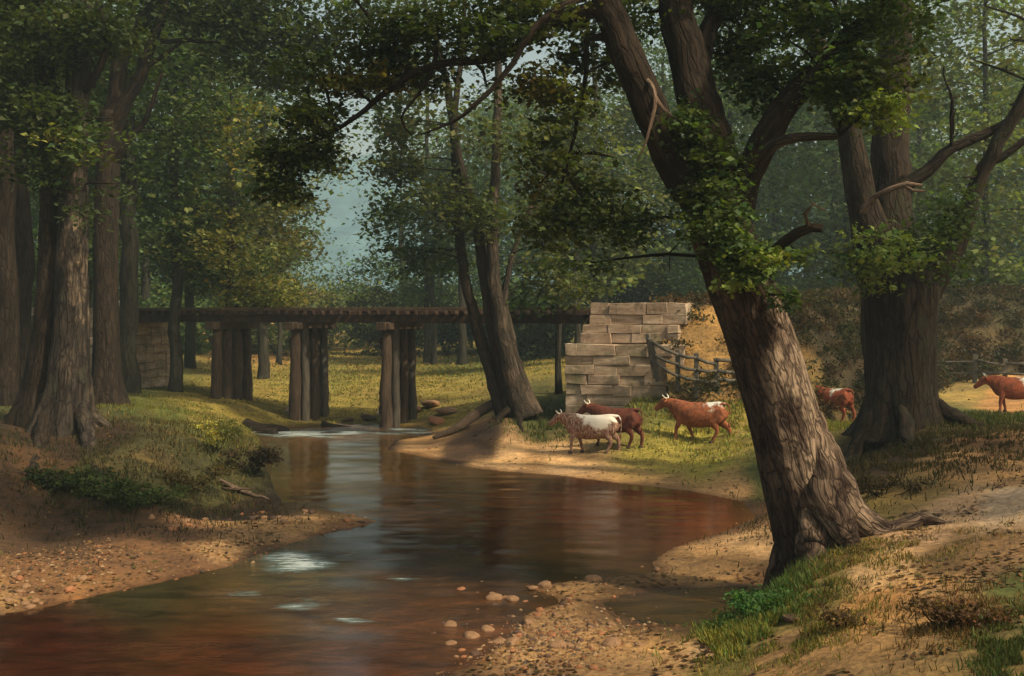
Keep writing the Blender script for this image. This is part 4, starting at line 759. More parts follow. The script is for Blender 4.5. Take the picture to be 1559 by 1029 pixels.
for q in (-1.38, 1.38):
    mb = MB(); box(mb, BP((S0+S1)/2, q, 4.93), S1-S0, .16, .12, jit=.01); bpart('guard_timber', mb, 'timber')
for bi, s in enumerate((-8.35, -4.35, 0.0)):
    mb = MB(); box(mb, BP(s, 0, 4.2), .42, 3.5, .34, jit=.012); box(mb, BP(s+.3, 0, 4.21), .22, 3.4, .26, jit=.01) if bi in (1, 2) else None
    cap = bpart('cap_beam', mb, 'timber', bev=.02)
    for j, q in enumerate((-1.12, -.4, .36, 1.08)):
        x, y, _ = BP(s, q*1.12, 0); mb = MB(); z0 = min(gz(x, y), .2)-.3
        tube(mb, [[x-bo[0], y-bo[1], z0], [*(BP(s, q*1.06, 2)-bo)[:2], 2.1], [*(BP(s, q, 4)-bo)[:2], 4.06]], [.27, .25, .22], 8, .3, .16, wob=.02, seed=bi*5+j)
        o = link('pile', mb.mesh('pile'), M['timber'], cap)
        if bi in (1, 2) and j < 3:
            x, y, _ = BP(s+.3, q*1.1+.35, 0); mb = MB(); tube(mb, [[x-bo[0], y-bo[1], -.3], [*(BP(s+.3, q*1.1+.3, 4)-bo)[:2], 4.08]], [.2, .17], 6, .3, .16, wob=.02, seed=bi*9+j)
            link('pile', mb.mesh('pile'), M['timber' if j % 2 else 'timber_grey'], cap)
    for sg in (-1, 1):
        mb = MB(); beam(mb, BP(s-.24, -1.5*sg, .5 if sg > 0 else .9), BP(s-.24, 1.4*sg, 3.7), .07, .2); o = link('cross_brace', mb.mesh('cross_brace', False, off=bo), M['timber_grey'], cap); bevelled(o, .01)
# ------------------------------------------------------------------ stone abutments
def masonry(name_obj, parent, off, s0, s1, q0, q1, z0, z1, course=.42, seed=0, name='masonry', batter=0.0):
    g = random.Random(seed); mb = MB(); z = z0; row = 0
    core = .1
    box(mb, BP((s0+s1)/2, (q0+q1)/2, (z0+z1)/2-.03), s1-s0-2*core, q1-q0-2*core, z1-z0-.08)
    while z < z1-.05:
        hh = min(course*g.uniform(.85, 1.12), z1-z)
        if z1-z-hh < .15: hh = z1-z
        for q, side in ((q0, 0), (q1, 1)):
            s = s0; first = g.uniform(.4, 1.2)
            while s < s1-.05:
                L = min(g.uniform(.7, 1.5) if s > s0 else first, s1-s)
                if s1-s-L < .25: L = s1-s
                box(mb, BP(s+L/2, q+(.28 if side == 0 else -.28)+g.uniform(-.06, .06), z+hh/2), L-.006, .56, hh-.006, jit=.035); s += L
        for s_, side in ((s0, 0), (s1, 1)):
            q = q0+.57
            while q < q1-.6:
                L = min(g.uniform(.7, 1.3), q1-.57-q)
                box(mb, BP(s_+(.28 if side == 0 else -.28)+g.uniform(-.05, .05), q+L/2, z+hh/2), .56, L-.012, hh-.012, jit=.03); q += L
        # top fill
        z += hh; row += 1
    box(mb, BP((s0+s1)/2, (q0+q1)/2, z1-.06), s1-s0-1.06, q1-q0-1.06, .10)
    o = link(name, mb.mesh(name, False, off=off), M['stone'], parent); bevelled(o, .018); return o
ao = BP(9.6, -1.2, 1.2); ab = empty('stone_abutment', ao, 'stepped pale stone abutment where the right end of the bridge lands', 'abutment')
masonry('a', ab, ao, 8.5, 12.95, -3.4, 2.6, .7, 3.62, course=.36, seed=1, name='lower_wall')
masonry('a', ab, ao, 9.0, 12.7, -2.95, 2.4, 3.624, 4.33, course=.35, seed=2, name='upper_wall')
masonry('a', ab, ao, 9.25, 12.9, -2.7, 2.2, 4.334, 5.14, course=.40, seed=3, name='parapet')
lo = BP(-15.2, 0, 1.2); la = empty('stone_abutment', lo, 'weathered grey stone abutment at the left end of the bridge behind the trunks', 'abutment')
masonry('a', la, lo, -17.6, -13.2, -2.2, 2.2, .8, 4.3, seed=5, name='masonry'); masonry('a', la, lo, -18.4, -13.95, -1.9, 1.9, 4.304, 5.0, seed=6, name='parapet')
# ------------------------------------------------------------------ railway embankment
def embank(name, path, half, base_w, label_seed, cl, cr):
    path = np.array(path, float); pts, _ = catmull(path, np.zeros(len(path)), .5); n = len(pts); m = 41
    T = np.gradient(pts, axis=0); T[:, 2] = 0; T /= np.linalg.norm(T, axis=1)[:, None]; Nn = np.stack([-T[:, 1], T[:, 0], T[:, 2]*0], 1)
    u = np.linspace(-1, 1, m); prof = np.abs(u)*(half+base_w); hgt = 1-sstep(half*.8, half+base_w, prof)
    X = pts[:, None, 0]+Nn[:, None, 0]*(u*(half+base_w)); Y = pts[:, None, 1]+Nn[:, None, 1]*(u*(half+base_w))
    gzv = zfun(X.ravel(), Y.ravel()).reshape(X.shape)
    Z = gzv-.25+(pts[:, None, 2]-gzv+.25)*hgt[None, :]; Z += .10*fbm(X*1.1, Y*1.1, o=4, s=label_seed)*np.minimum(1, (1-hgt)*3+.35)
    tt = np.clip(np.linspace(0, 1, n)[:, None]*22-.7, 0, 1)
    c = np.array(cl)*(1-tt[..., None])+np.array(cr)*tt[..., None]+0*X[..., None]
    nn = fbm(X*.8, Y*.8, Z, o=4, s=15)[..., None]; c = c*(1+.35*nn)
    gm = sstep(.1, .5, fbm(X*.5, Y*.5, o=3, s=19))[..., None]*.6; c = c*(1-gm)+gm*np.array([.07, .07, .024])
    o = link(name, gridmesh(name, X, Y, Z, c, X*0), M['ground']); tag(o, kind='structure'); return pts, Nn
ps = BP(11.0, -.2, 0)
ep, en = embank('railway_embankment', [(ps[0], ps[1], 5.1), (ps[0]+3.2, ps[1]+.6, 5.15), (12.5, 49, 5.35), (18, 56, 5.7), (30, 61, 5.9), (60, 72, 6.1)], 1.6, 3.9, 3, (.30, .18, .065), (.06, .045, .022))
pl = BP(-15.5, 0, 0); embank('railway_embankment', [(pl[0], pl[1], 4.9), (pl[0]-8, pl[1]+3, 4.9), (pl[0]-30, pl[1]+12, 5.0)], 1.6, 3.6, 4, (.12, .08, .04), (.08, .07, .03))
# scrub on the bank
def scrub(name, pts_c, rads, n, size, col, seed, var=.3):
    V, C = sprays(pts_c, rads, n, size, col, var, seed=seed, spread=.25, up=.3, keep=False, lf=.4)
    o = link(name, fastmesh(name, V, 4, C), M['leaf']); return tag(o, kind='stuff')
cs = []; rs = []; cc = []
g = random.Random(4)
for i in range(700):
    k = int(g.uniform(.02, .62)*len(ep)); side = -g.uniform(-.2, 5.2); p = ep[k]-en[k]*(-side)
    if abs(side) > 4.9 and p[0] > 9 and p[1] < 47: continue
    hz = ep[k][2]*(1-float(sstep(1.3, 5.5, abs(side))))+gz(p[0], p[1])*float(sstep(1.3, 5.5, abs(side)))
    cs.append([p[0], p[1], hz+.12]); q = g.uniform(.3, .75); rs.append((q, q, q*.45)); cc.append(random.choice([(.06, .038, .018), (.05, .045, .018), (.085, .05, .02), (.045, .048, .018)]))
tag(scrub('bank_scrub', cs, rs, 130, .17, cc, 71), 'brown and olive scrub covering the railway bank right of the abutment', 'scrub')
# ------------------------------------------------------------------ fences
def fence(label, posts, rails=(.45, .85, 1.2), hgt=1.35, pw=.16, lean=None, seed=0):
    b = posts[0]; t = empty('rail_fence', b, label, 'fence'); g = random.Random(seed); off = np.array(b, float); tops = []
    for i, p in enumerate(posts):
        p = np.asarray(p, float); ln = (lean or {}).get(i, (g.uniform(-.05, .05), 0)); mb = MB(); hh = hgt*g.uniform(.9, 1.15)+(ln[2] if len(ln) > 2 else 0)
        tp = p+np.array([ln[0], ln[1], hh]); beam(mb, p-np.array([0, 0, .3]), tp, pw, pw); o = link('post', mb.mesh('post', False, off=off), M['fence'], t); bevelled(o, .015); tops.append((p, tp))
    for i in range(len(posts)-1):
        for rz in rails:
            (a, at), (b2, bt) = tops[i], tops[i+1]; fa = rz/hgt
            mb = MB(); u = a+(at-a)*min(fa, .9)+np.array([0, -.1, g.uniform(-.06, .06)]); v = b2+(bt-b2)*min(fa, .9)+np.array([0, -.1, g.uniform(-.08, .08)])
            tube(mb, [u-off, (u+v)/2-off+np.array([0, 0, -.04]), v-off], [.06, .065, .055], 7, .4, .1, wob=.03, seed=i*3+seed); link('rail', mb.mesh('rail'), M['fence'], t)
def gp(px, Y): x = (px-CX)/F*Y; return [x, Y, gz(x, Y)]
def zp(px, py, Y): return P(px, py, Y)
fence('weathered grey rail fence with two tilted tall posts beside the stone abutment', [zp(998, 562, 39.3), zp(1003, 568, 39.0), zp(1032, 583, 38.7), zp(1060, 592, 38.4), zp(1092, 590, 38.6), zp(1125, 592, 39)], lean={0: (-.3, 0, .0), 1: (-.28, 0, .1)}, rails=(.3, .65, 1.0), hgt=1.15, seed=1)
fence('low grey rail fence along the foot of the bank behind the oak', [gp(1200, 50), gp(1262, 51), gp(1330, 52), gp(1400, 52.5), gp(1484, 51), gp(1530, 50), gp(1580, 49.5), gp(1640, 49)], hgt=1.25, rails=(.5, 1.0), seed=2, pw=.2)
print('T', 'cows', round(time.time()-T0, 1))
# ------------------------------------------------------------------ cows
def ring_tube(mb, pts, rads, sides=14, step=.08):
    """rads: (half width, half height)"""
    pts = np.array(pts, float); rads = np.array(rads, float)
    c, t = catmull(pts, np.arange(len(pts), dtype=float), step)
    rw = np.interp(t, np.arange(len(pts)), rads[:, 0]); rh = np.interp(t, np.arange(len(pts)), rads[:, 1])
    T = np.gradient(c, axis=0); T /= np.linalg.norm(T, axis=1)[:, None]+1e-9; th = np.arange(sides)/sides*2*np.pi; V = []; vert = np.mean(np.abs(T[:, 2])) > .6
    for i in range(len(c)):
        S = np.cross([0, 0, 1.0], T[i]) if not vert else np.cross(T[i], [1.0, 0, 0])*(-1 if T[i][2] < 0 else 1); S /= np.linalg.norm(S); U = np.cross(T[i], S)
        V.append(c[i]+np.outer(np.cos(th)*rw[i], S)+np.outer(np.sin(th)*rh[i], U))
    n = len(c); f = [(i*sides+j, i*sides+(j+1) % sides, (i+1)*sides+(j+1) % sides, (i+1)*sides+j) for i in range(n-1) for j in range(sides)]
    f += [tuple((n-1)*sides+j for j in range(sides)), tuple(reversed(range(sides)))]
    mb.add(np.concatenate(V), f)
def make_cow(label, loc, rz, mat, sc=1.0, head=0.0, step=0.0, graze=0.0):
    t = empty('cow', loc, label, 'cow', 'cattle on the sandbank and in the field'); t.rotation_euler = (0, 0, rz); t.scale = (sc,)*3
    mb = MB(); hd = head
    # trunk from rump (x-) to chest (x+)
    ring_tube(mb, [(-.86, 0, 1.12), (-.78, 0, 1.06), (-.55, 0, 1.00), (-.2, 0, .91), (.2, 0, .89), (.5, 0, .95), (.74, 0, .98), (.88, 0, 1.0)],
              [(.10, .15), (.24, .28), (.29, .34), (.34, .41), (.34, .42), (.30, .40), (.22, .35), (.10, .22)], 20)
    ring_tube(mb, [(-.86, 0, 1.30), (-.6, 0, 1.31), (-.2, 0, 1.27), (.3, 0, 1.27), (.62, 0, 1.31)], [(.07, .05), (.12, .06), (.09, .06), (.09, .06), (.08, .06)], 10)   # back line and hips
    nx = (.95, hd*.12, 1.22-graze*.1); h0 = (1.16, hd*.28, 1.30-graze*.22)
    ring_tube(mb, [(.60, 0, 1.08), nx, h0], [(.20, .31), (.14, .22), (.11, .15)], 14)
    ring_tube(mb, [(.70, 0, .84), (.86, hd*.05, .92), (1.0, hd*.15, 1.05)], [(.07, .12), (.06, .12), (.03, .06)], 10)     # brisket and dewlap
    a = np.array(h0); f = np.array([math.cos(hd*.8), math.sin(hd*.8), -.62-graze*.2]); f /= np.linalg.norm(f)
    up = np.array([0, 0, 1.0])
    ring_tube(mb, [a-f*.06+up*.03, a+f*.08+up*.03, a+f*.24+up*.0, a+f*.40-up*.01, a+f*.50-up*.01], [(.10, .11), (.12, .15), (.09, .12), (.072, .09), (.07, .07)], 14, .05)
    sd = np.cross(up, f); sd /= np.linalg.norm(sd)
    for s in (-1, 1):
        ring_tube(mb, [a+sd*s*.08+up*.05, a+sd*s*.17+up*.03-f*.02, a+sd*s*.26-up*.01-f*.02], [(.03, .03), (.025, .055), (.01, .015)], 8, .04)
        ring_tube(mb, [a+f*.13+sd*s*.085+up*.06, a+f*.17+sd*s*.088+up*.055], [(.028, .028), (.022, .022)], 8, .03)
    # legs
    def leg(x, y, kn, hock, foot, r):
        ring_tube(mb, [(x, y*.5, 1.06), (x, y*.8, .88), kn, hock, foot[0], foot[1]], r, 10, .06)
    st = step
    leg(.58, .17, (.60+st*.10, .18, .62), (.60+st*.22, .17, .40), ((.60+st*.24, .17, .14), (.62+st*.25, .17, .02)), [(.09, .13), (.11, .17), (.075, .105), (.058, .065), (.046, .05), (.055, .06)])
    leg(.56, -.17, (.56-st*.10, -.18, .62), (.55-st*.20, -.17, .40), ((.53-st*.30, -.17, .14), (.54-st*.32, -.17, .02)), [(.09, .13), (.11, .17), (.075, .105), (.058, .065), (.046, .05), (.055, .06)])
    leg(-.64, .18, (-.56+st*.10, .20, .70), (-.74+st*.16, .19, .44), ((-.66+st*.22, .18, .14), (-.63+st*.25, .18, .02)), [(.10, .18), (.13, .22), (.10, .17), (.055, .075), (.048, .055), (.055, .06)])
    leg(-.66, -.18, (-.60-st*.06, -.20, .70), (-.82-st*.14, -.19, .44), ((-.78-st*.22, -.18, .14), (-.75-st*.25, -.18, .02)), [(.10, .18), (.13, .22), (.10, .17), (.055, .075), (.048, .055), (.055, .06)])
    ring_tube(mb, [(-.48, 0, .66), (-.36, 0, .60), (-.2, 0, .64)], [(.1, .08), (.14, .11), (.08, .05)], 10)       # udder
    ring_tube(mb, [(-.86, 0, 1.32), (-.96, 0, 1.24), (-1.0, .02, .95), (-.98, .03, .7)], [(.035, .035), (.03, .03), (.022, .022), (.02, .02)], 8, .05)
    ring_tube(mb, [(-.98, .03, .72), (-.98, .04, .6), (-.97, .04, .48)], [(.02, .02), (.045, .045), (.012, .012)], 8, .05)
    o = link('body', mb.mesh('body', True), mat, t)
    m = o.modifiers.new('Remesh', 'REMESH'); m.mode = 'VOXEL'; m.voxel_size = .022; m.use_smooth_shade = True
    m = o.modifiers.new('Smooth', 'SMOOTH'); m.factor = .6; m.iterations = 5
    for s in (-1, 1):
        hb = MB(); ring_tube(hb, [a+sd*s*.06+up*.11-f*.02, a+sd*s*.17+up*.15, a+sd*s*.22+up*.24+f*.05, a+sd*s*.20+up*.31+f*.09], [(.03, .03), (.026, .026), (.018, .018), (.005, .005)], 8, .03)
        link('horn', hb.mesh('horn'), M['horn'], t)
    for x, y in ((.62+st*.25, .17), (.54-st*.32, -.17), (-.63+st*.25, .18), (-.75-st*.25, -.18)):
        hb = MB(); ring_tube(hb, [(x, y, .085), (x+.015, y, .0)], [(.056, .06), (.066, .078)], 10, .03); link('hoof', hb.mesh('hoof'), M['hoof'], t)
    return t
def cowat(px, feet, z):
    p = G(px, feet, z); return (p[0], p[1], gz(p[0], p[1]))
def ground_hit(px, py):
    Y = np.arange(9, 60, .06); x = (px-CX)/F*Y; pz = H-(py-HY)/F*Y; i0 = 0
    k = np.where((pz < 3.2) & (pz > -.3))[0]; Y = Y[k]; x = x[k]; z = zfun(x, Y); i = int(np.argmax(z >= pz[k]))
    return (float(x[i]), float(Y[i]), float(z[i]))
red = (.22, .052, .022)
c1 = cowmat('cow_pale', (.17, .06, .035), (.72, .66, .58), -.30, .75, .74, .6)
c2 = cowmat('cow_red', (.12, .030, .018), (.6, .5, .42), -3, .2, 3, .08)
c3 = cowmat('cow_red_white', (.26, .075, .028), (.66, .66, .6), -.45, .62, 1.04, .12)
c4 = cowmat('cow_red_far', (.26, .06, .025), (.6, .62, .55), -.2, .6, 1.10, .1)
def W3(px, Y): x = (px-CX)/F*Y; return (x, Y, gz(x, Y))
make_cow('white backed roan cow with a red head, foremost at the water edge', ground_hit(902, 690), R(180-12), c1, .93, -.25, .5, .35)
make_cow('dark red cow half hidden behind the white backed cow', ground_hit(940, 680), R(180-38), c2, .95, .3, .3, 0)
make_cow('red cow with white rump and pale horns walking left past the leaning trunk', ground_hit(1066, 674), R(180-24), c3, .98, -.1, .8, 0)
make_cow('red cow seen between the leaning trunk and the oak', ground_hit(1268, 642), R(180-55), c4, .92, 0, .3, 0)
make_cow('red cow cut by the right edge of the view', ground_hit(1550, 628), R(180-6), c4, 1.0, -.2, .4, .4)
# ------------------------------------------------------------------ stones
def stone_mesh(seed, name='stone'):
    import bmesh
    bm = bmesh.new(); bmesh.ops.create_icosphere(bm, subdivisions=3, radius=1.0)
    for v in bm.verts:
        p = v.co; k = 1+.22*float(noise(p.x*1.3+seed*5, p.y*1.3, p.z*1.3, s=seed))+.06*float(noise(p.x*4+seed, p.y*4, p.z*4, s=seed)); v.co = p*k
        v.co.z *= .62
    me = bpy.data.meshes.new(name); bm.to_mesh(me); bm.free(); me.polygons.foreach_set('use_smooth', [True]*len(me.polygons)); return me
SM = []
for i in range(6):
    for mk in ('pebble', 'pebble_red', 'pebble_dark'):
        me = stone_mesh(i, 'river_stone'); me.materials.append(M[mk]); SM.append(me)
g = random.Random(12)
def stone(px, py, s, mk, label, group, x3=(1, 1, 1)):
    p = ground_hit(px, py) if True else None
    z = max(p[2], -.03)
    o = bpy.data.objects.new('river_stone', SM[g.randrange(6)*3+mk]); COL.objects.link(o)
    o.location = (p[0], p[1], z+s*.08); o.scale = (s*x3[0]*g.uniform(.9, 1.3), s*x3[1]*g.uniform(.8, 1.1), s*x3[2]*g.uniform(.8, 1.1)); o.rotation_euler = (g.uniform(-.2, .2), g.uniform(-.2, .2), g.uniform(0, 6.3))
    tag(o, label, 'stone', group); o.location.z += s*.3 if s > .22 else 0
named = [(830, 893, .13, 0, 'round pale stone at the upper end of the pebble bar, beside its twin'), (812, 896, .08, 0, 'small pale stone touching the left of the round pale one'), (905, 885, .15, 0, 'broad flat tan stone at the water edge above the pebble bar'), (701, 922, .09, 1, 'lone reddish stone standing in the water left of the bar'), (722, 934, .12, 0, 'pinkish stone leftmost of a row of three in the shallows'), (752, 932, .13, 0, 'tan stone in the middle of a row of three in the shallows'), (777, 926, .10, 1, 'red stone rightmost of a row of three in the shallows'), (688, 942, .09, 0, 'pinkish stone lying low in the shallows at the left of the bar'), (654, 974, .13, 2, 'dark brown wet stone in the stream left of the bar'), (718, 984, .15, 0, 'large round stone at the lower left of the pebble bar'), (645, 933, .06, 0, 'small pale stone farthest left in the stream'), (615, 988, .12, 2, 'flat dark wet stone low in the stream'), (1000, 869, .07, 0, 'small pale stone by the inlet'), (805, 950, .10, 0, 'pale stone near the middle of the bar'), (822, 930, .07, 1, 'narrow red stone near the top of the bar'), (780, 978, .12, 0, 'rounded yellow tan stone at the front of the bar'), (850, 985, .12, 0, 'big tan stone at the front right of the bar'), (930, 983, .13, 0, 'tan stone on the sand right of the bar'), (862, 963, .06, 1, 'small bright red stone on the bar')]
for px, py, s, mk, lb in named: stone(px, py, s, mk, lb, 'stones of the pebble bar')
for i in range(95):
    a = g.gauss(0, 1); b_ = g.gauss(0, 1); px = 810+a*75+b_*18; py = 955+b_*28-a*5
    if py > 1026 or py < 900: continue
    stone(px, py, g.uniform(.025, .07), g.choice([0, 0, 1, 2]), 'small river pebble lying among others on the pebble bar', 'small pebbles of the bar')
for i in range(34):
    stone(g.uniform(600, 800), g.uniform(918, 1022), g.choice([.04, .05, .06, .08, .11]), g.choice([0, 0, 1, 2]), 'small stone standing in the shallow water left of the pebble bar', 'small stones in the shallows')
for i in range(16):
    stone(g.uniform(2, 150), g.uniform(872, 925), g.uniform(.04, .10), g.choice([0, 0, 0, 1]), 'small stone on the shore at the lower left', 'small stones on the left shore')
for i in range(26):
    px = g.uniform(230, 560); stone(px, 800-(px-230)*.03+g.uniform(-14, 10), g.uniform(.04, .10), g.choice([0, 0, 1, 2]), 'small stone along the left sandbank', 'small stones on the left sandbank')
for i, (px, py, s, mk, lb) in enumerate([(655, 620, .45, 0, 'large pale boulder heaped right of the right-hand bent'), (630, 628, .35, 0, 'pale boulder at the foot of the right-hand bent'), (680, 630, .38, 0, 'pale boulder rightmost of the heap by the bridge'), (665, 645, .3, 1, 'reddish boulder below the pale heap by the bridge'), (560, 640, .3, 2, 'dark boulder between the two middle bents'), (530, 642, .24, 2, 'small dark boulder between the two middle bents'), (1210, 945, .16, 2, 'dark stump-like stone in the grass below the leaning tree')]):
    stone(px, py, s, mk, lb, 'boulders', (1.3, 1, .7))
# logs and driftwood
def log(name, label, pts, rads, mat, seed, cat='log'):
    c = np.mean(pts, axis=0); t = MB(); tube(t, [np.asarray(p)-c for p in pts], rads, 12, .12, .16, wob=.04, seed=seed)
    o = link(name, t.mesh(name), M[mat], None, tuple(c)); tag(o, label, cat)
a = lambda px, Y, u: [(px-CX)/F*Y, Y, gz((px-CX)/F*Y, Y)+u]
h = lambda px, py, u: [*ground_hit(px, py)[:2], ground_hit(px, py)[2]+u]
log('driftwood', 'bleached orange driftwood branch lying on the left sandbank', [h(335, 738, .12), h(352, 746, .08), h(375, 754, .06), h(410, 762, .02)], [.04, .07, .06, .02], 'deadwood', 1, 'driftwood')
log('driftwood', 'thin driftwood stick crossing the thicker one on the left sandbank', [h(338, 745, .04), h(358, 752, .12), h(388, 752, .14)], [.02, .04, .02], 'deadwood', 2, 'driftwood')
log('fallen_log', 'dark fallen log lying left of the left-hand middle bent', [a(374, 44.5, .35), a(395, 44.3, .25), a(425, 44.4, .28), a(440, 44.6, .2)], [.22, .26, .2, .1], 'bark_limb', 3)
log('fallen_log', 'short dark log end sticking up on the muddy bank by the bridge', [a(392, 43.6, .05), a(405, 43.4, .3), a(420, 43.2, .42)], [.2, .2, .16], 'bark_limb', 4)
log('fallen_log', 'long dark log lying between the two middle bents', [a(490, 46.2, .2), a(530, 46, .12), a(575, 45.8, .1)], [.16, .14, .1], 'bark_limb', 5)
log('fallen_log', 'red brown log sloping to the water by the four-stemmed tree', [a(660, 40.5, .05), a(700, 41, .22), a(735, 41.4, .5), a(765, 41.6, .7)], [.08, .16, .2, .16], 'timber', 6)
print('T', 'grass, weeds', round(time.time()-T0, 1))
# ------------------------------------------------------------------ grass, weeds, leaf litter
def blades(name, regions, seed, label):
    gr = np.random.default_rng(seed); V = []; Cc = []
    for (px, py, rx, ry, z, n, hgt, col, wdt) in regions:
        a_ = gr.normal(size=(n, 2))*.5; X = px+a_[:, 0]*rx; Yp = py+a_[:, 1]*ry
        Y = F*(H-z)/(np.maximum(Yp, 500)-HY); x = (X-CX)/F*Y
        # tufts
        tx = np.round(x/.35+.3*noise(x*3, Y*3, s=1)); ty = np.round(Y/.35); jx = _h(tx.astype(int), ty.astype(int), 0, 3); mk = jx > .3
        x = x[mk]; Y = Y[mk]; jx = jx[mk]
        dsh = pdist(x, Y); k = dsh > .1; x = x[k]; Y = Y[k]; jx = jx[k]
        zz = zfun(x, Y)-.02; m = len(x); h = hgt*(.4+.8*gr.random(m))*(.5+jx); an = gr.random(m)*6.28; w_ = wdt*(.6+.6*gr.random(m))
        bx = np.stack([x, Y, zz], 1); e = np.stack([np.cos(an), np.sin(an), 0*an], 1)*w_[:, None]; le = gr.normal(size=(m, 3))*(h*.35)[:, None]; le[:, 2] = h
        mid = bx+le*.5+np.array([0, 0, 1])*(h*.1)[:, None]
        V.append(np.stack([bx-e, bx+e, mid+e*.7, bx+le, mid-e*.7], 1).reshape(-1, 3))
        c = np.array(col)*(1+.3*gr.normal(size=(m, 1)))*(.7+.6*jx[:, None])*np.concatenate([1+.2*gr.normal(size=(m, 1)), np.ones((m, 1)), np.ones((m, 1))], 1)
        Cc.append(np.repeat(np.clip(c, .01, .6), 5, axis=0))
    o = link(name, fastmesh(name, np.concatenate(V), 5, np.concatenate(Cc)), M['grass']); tag(o, label, 'grass', kind='stuff')
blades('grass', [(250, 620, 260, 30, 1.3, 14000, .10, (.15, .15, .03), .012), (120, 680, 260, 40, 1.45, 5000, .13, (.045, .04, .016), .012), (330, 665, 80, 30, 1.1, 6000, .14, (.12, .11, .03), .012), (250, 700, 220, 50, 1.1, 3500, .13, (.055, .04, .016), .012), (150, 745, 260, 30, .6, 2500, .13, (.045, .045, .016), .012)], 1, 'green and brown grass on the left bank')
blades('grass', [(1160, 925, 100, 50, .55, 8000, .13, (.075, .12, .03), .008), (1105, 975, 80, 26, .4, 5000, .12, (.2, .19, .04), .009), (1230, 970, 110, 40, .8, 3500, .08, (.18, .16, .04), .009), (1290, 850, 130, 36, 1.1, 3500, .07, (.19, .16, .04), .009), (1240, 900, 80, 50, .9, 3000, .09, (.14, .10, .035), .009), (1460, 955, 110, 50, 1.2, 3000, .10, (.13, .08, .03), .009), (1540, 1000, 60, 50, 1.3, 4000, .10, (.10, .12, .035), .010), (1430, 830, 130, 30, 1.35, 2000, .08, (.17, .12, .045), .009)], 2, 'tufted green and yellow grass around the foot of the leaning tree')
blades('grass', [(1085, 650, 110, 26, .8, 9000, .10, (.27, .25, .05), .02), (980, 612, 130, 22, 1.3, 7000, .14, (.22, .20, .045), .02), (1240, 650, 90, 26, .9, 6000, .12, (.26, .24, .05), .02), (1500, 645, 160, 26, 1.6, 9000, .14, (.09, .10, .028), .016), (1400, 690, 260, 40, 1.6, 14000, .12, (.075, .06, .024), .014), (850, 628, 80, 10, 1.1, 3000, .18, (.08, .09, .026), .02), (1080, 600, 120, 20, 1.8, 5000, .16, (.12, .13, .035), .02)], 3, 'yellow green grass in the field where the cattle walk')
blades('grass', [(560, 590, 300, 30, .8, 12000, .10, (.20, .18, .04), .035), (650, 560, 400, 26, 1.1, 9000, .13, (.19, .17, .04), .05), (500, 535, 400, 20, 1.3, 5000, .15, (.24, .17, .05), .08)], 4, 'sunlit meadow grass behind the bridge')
# leaf litter on the ground under the trees
gr = np.random.default_rng(5); n = 15000; px = gr.uniform(0, 1559, n); py = 600+430*gr.random(n)**.8; zz0 = np.where(px < 450, .6, 1.0)
Y = F*(H-zz0)/(py-HY); x = (px-CX)/F*Y; k = (pdist(x, Y) > .15) & (fbm(x*.7, Y*.7, o=3, s=88) > -.1); x = x[k]; Y = Y[k]; z = zfun(x, Y)+.012; m = len(x)
nr = gr.normal(size=(m, 3))*.25; nr[:, 2] = 1; ta = gr.normal(size=(m, 3)); ta -= nr*np.sum(ta*nr, 1)[:, None]/np.sum(nr*nr, 1)[:, None]; ta /= np.linalg.norm(ta, axis=1)[:, None]; tb = np.cross(nr, ta)
s = (.022+.03*gr.random(m))[:, None]*(1+Y[:, None]/60); c = np.stack([x, Y, z], 1)
V = np.stack([c-ta*s, c+tb*s*.6, c+ta*s, c-tb*s*.6], 1).reshape(-1, 3)
pal = np.array([(.15, .075, .03), (.09, .045, .022), (.22, .12, .05), (.05, .03, .017), (.11, .09, .03)])
o = link('leaf_litter', fastmesh('leaf_litter', V, 4, np.repeat(pal[gr.integers(0, 5, m)], 4, axis=0)), M['grass']); tag(o, 'fallen brown leaves strewn over the banks', 'leaves', kind='stuff')
# gravel on bars
n = 3400; px = np.concatenate([gr.normal(830, 90, n//2), np.where(gr.random(n//2) < .4, gr.uniform(0, 170, n//2), gr.uniform(0, 560, n//2))]); py = np.concatenate([gr.normal(965, 30, n//2), 0*np.zeros(n//2)]); py[n//2:] = 880-(px[n//2:])*.15+gr.normal(0, 16, n//2)
px = np.append(px, gr.uniform(620, 1150, 1200)); py = np.append(py, gr.uniform(690, 900, 1200))
Y = F*(H-.15)/(py-HY); x = (px-CX)/F*Y; k = (pdist(x, Y) > -.25) & (py < 1040) & (py > 600); x = x[k]; Y = Y[k]; z = np.maximum(zfun(x, Y), -.01); m = len(x)
oct_ = np.array([(1, 0, 0), (0, 1, 0), (-1, 0, 0), (0, -1, 0), (0, 0, .7), (0, 0, -.7)], float)
fi = np.array([(0, 1, 4), (1, 2, 4), (2, 3, 4), (3, 0, 4)])
sz = (.010+.035*gr.random(m)**2.5)[:, None, None]; an = gr.random(m)*6.28; ca, sa = np.cos(an), np.sin(an)
o3 = np.repeat(oct_[None], m, 0)*(1+.4*gr.normal(size=(m, 6, 1))*.5); ox = o3[..., 0]*ca[:, None]*1.3-o3[..., 1]*sa[:, None]; oy = o3[..., 0]*sa[:, None]*1.3+o3[..., 1]*ca[:, None]
VV = np.stack([ox, oy, o3[..., 2]], -1)*sz+np.stack([x, Y, z+.004], 1)[:, None, :]
V = VV[:, fi].reshape(-1, 3); pal = np.array([(.30, .18, .09), (.22, .12, .06), (.16, .09, .05), (.42, .28, .16), (.10, .07, .05), (.28, .12, .055)])
o = link('gravel', fastmesh('gravel', V, 3, np.repeat(pal[gr.integers(0, 6, m)], 12, axis=0)), M['grass']); tag(o, 'fine gravel along the stream edges', 'gravel', kind='stuff')
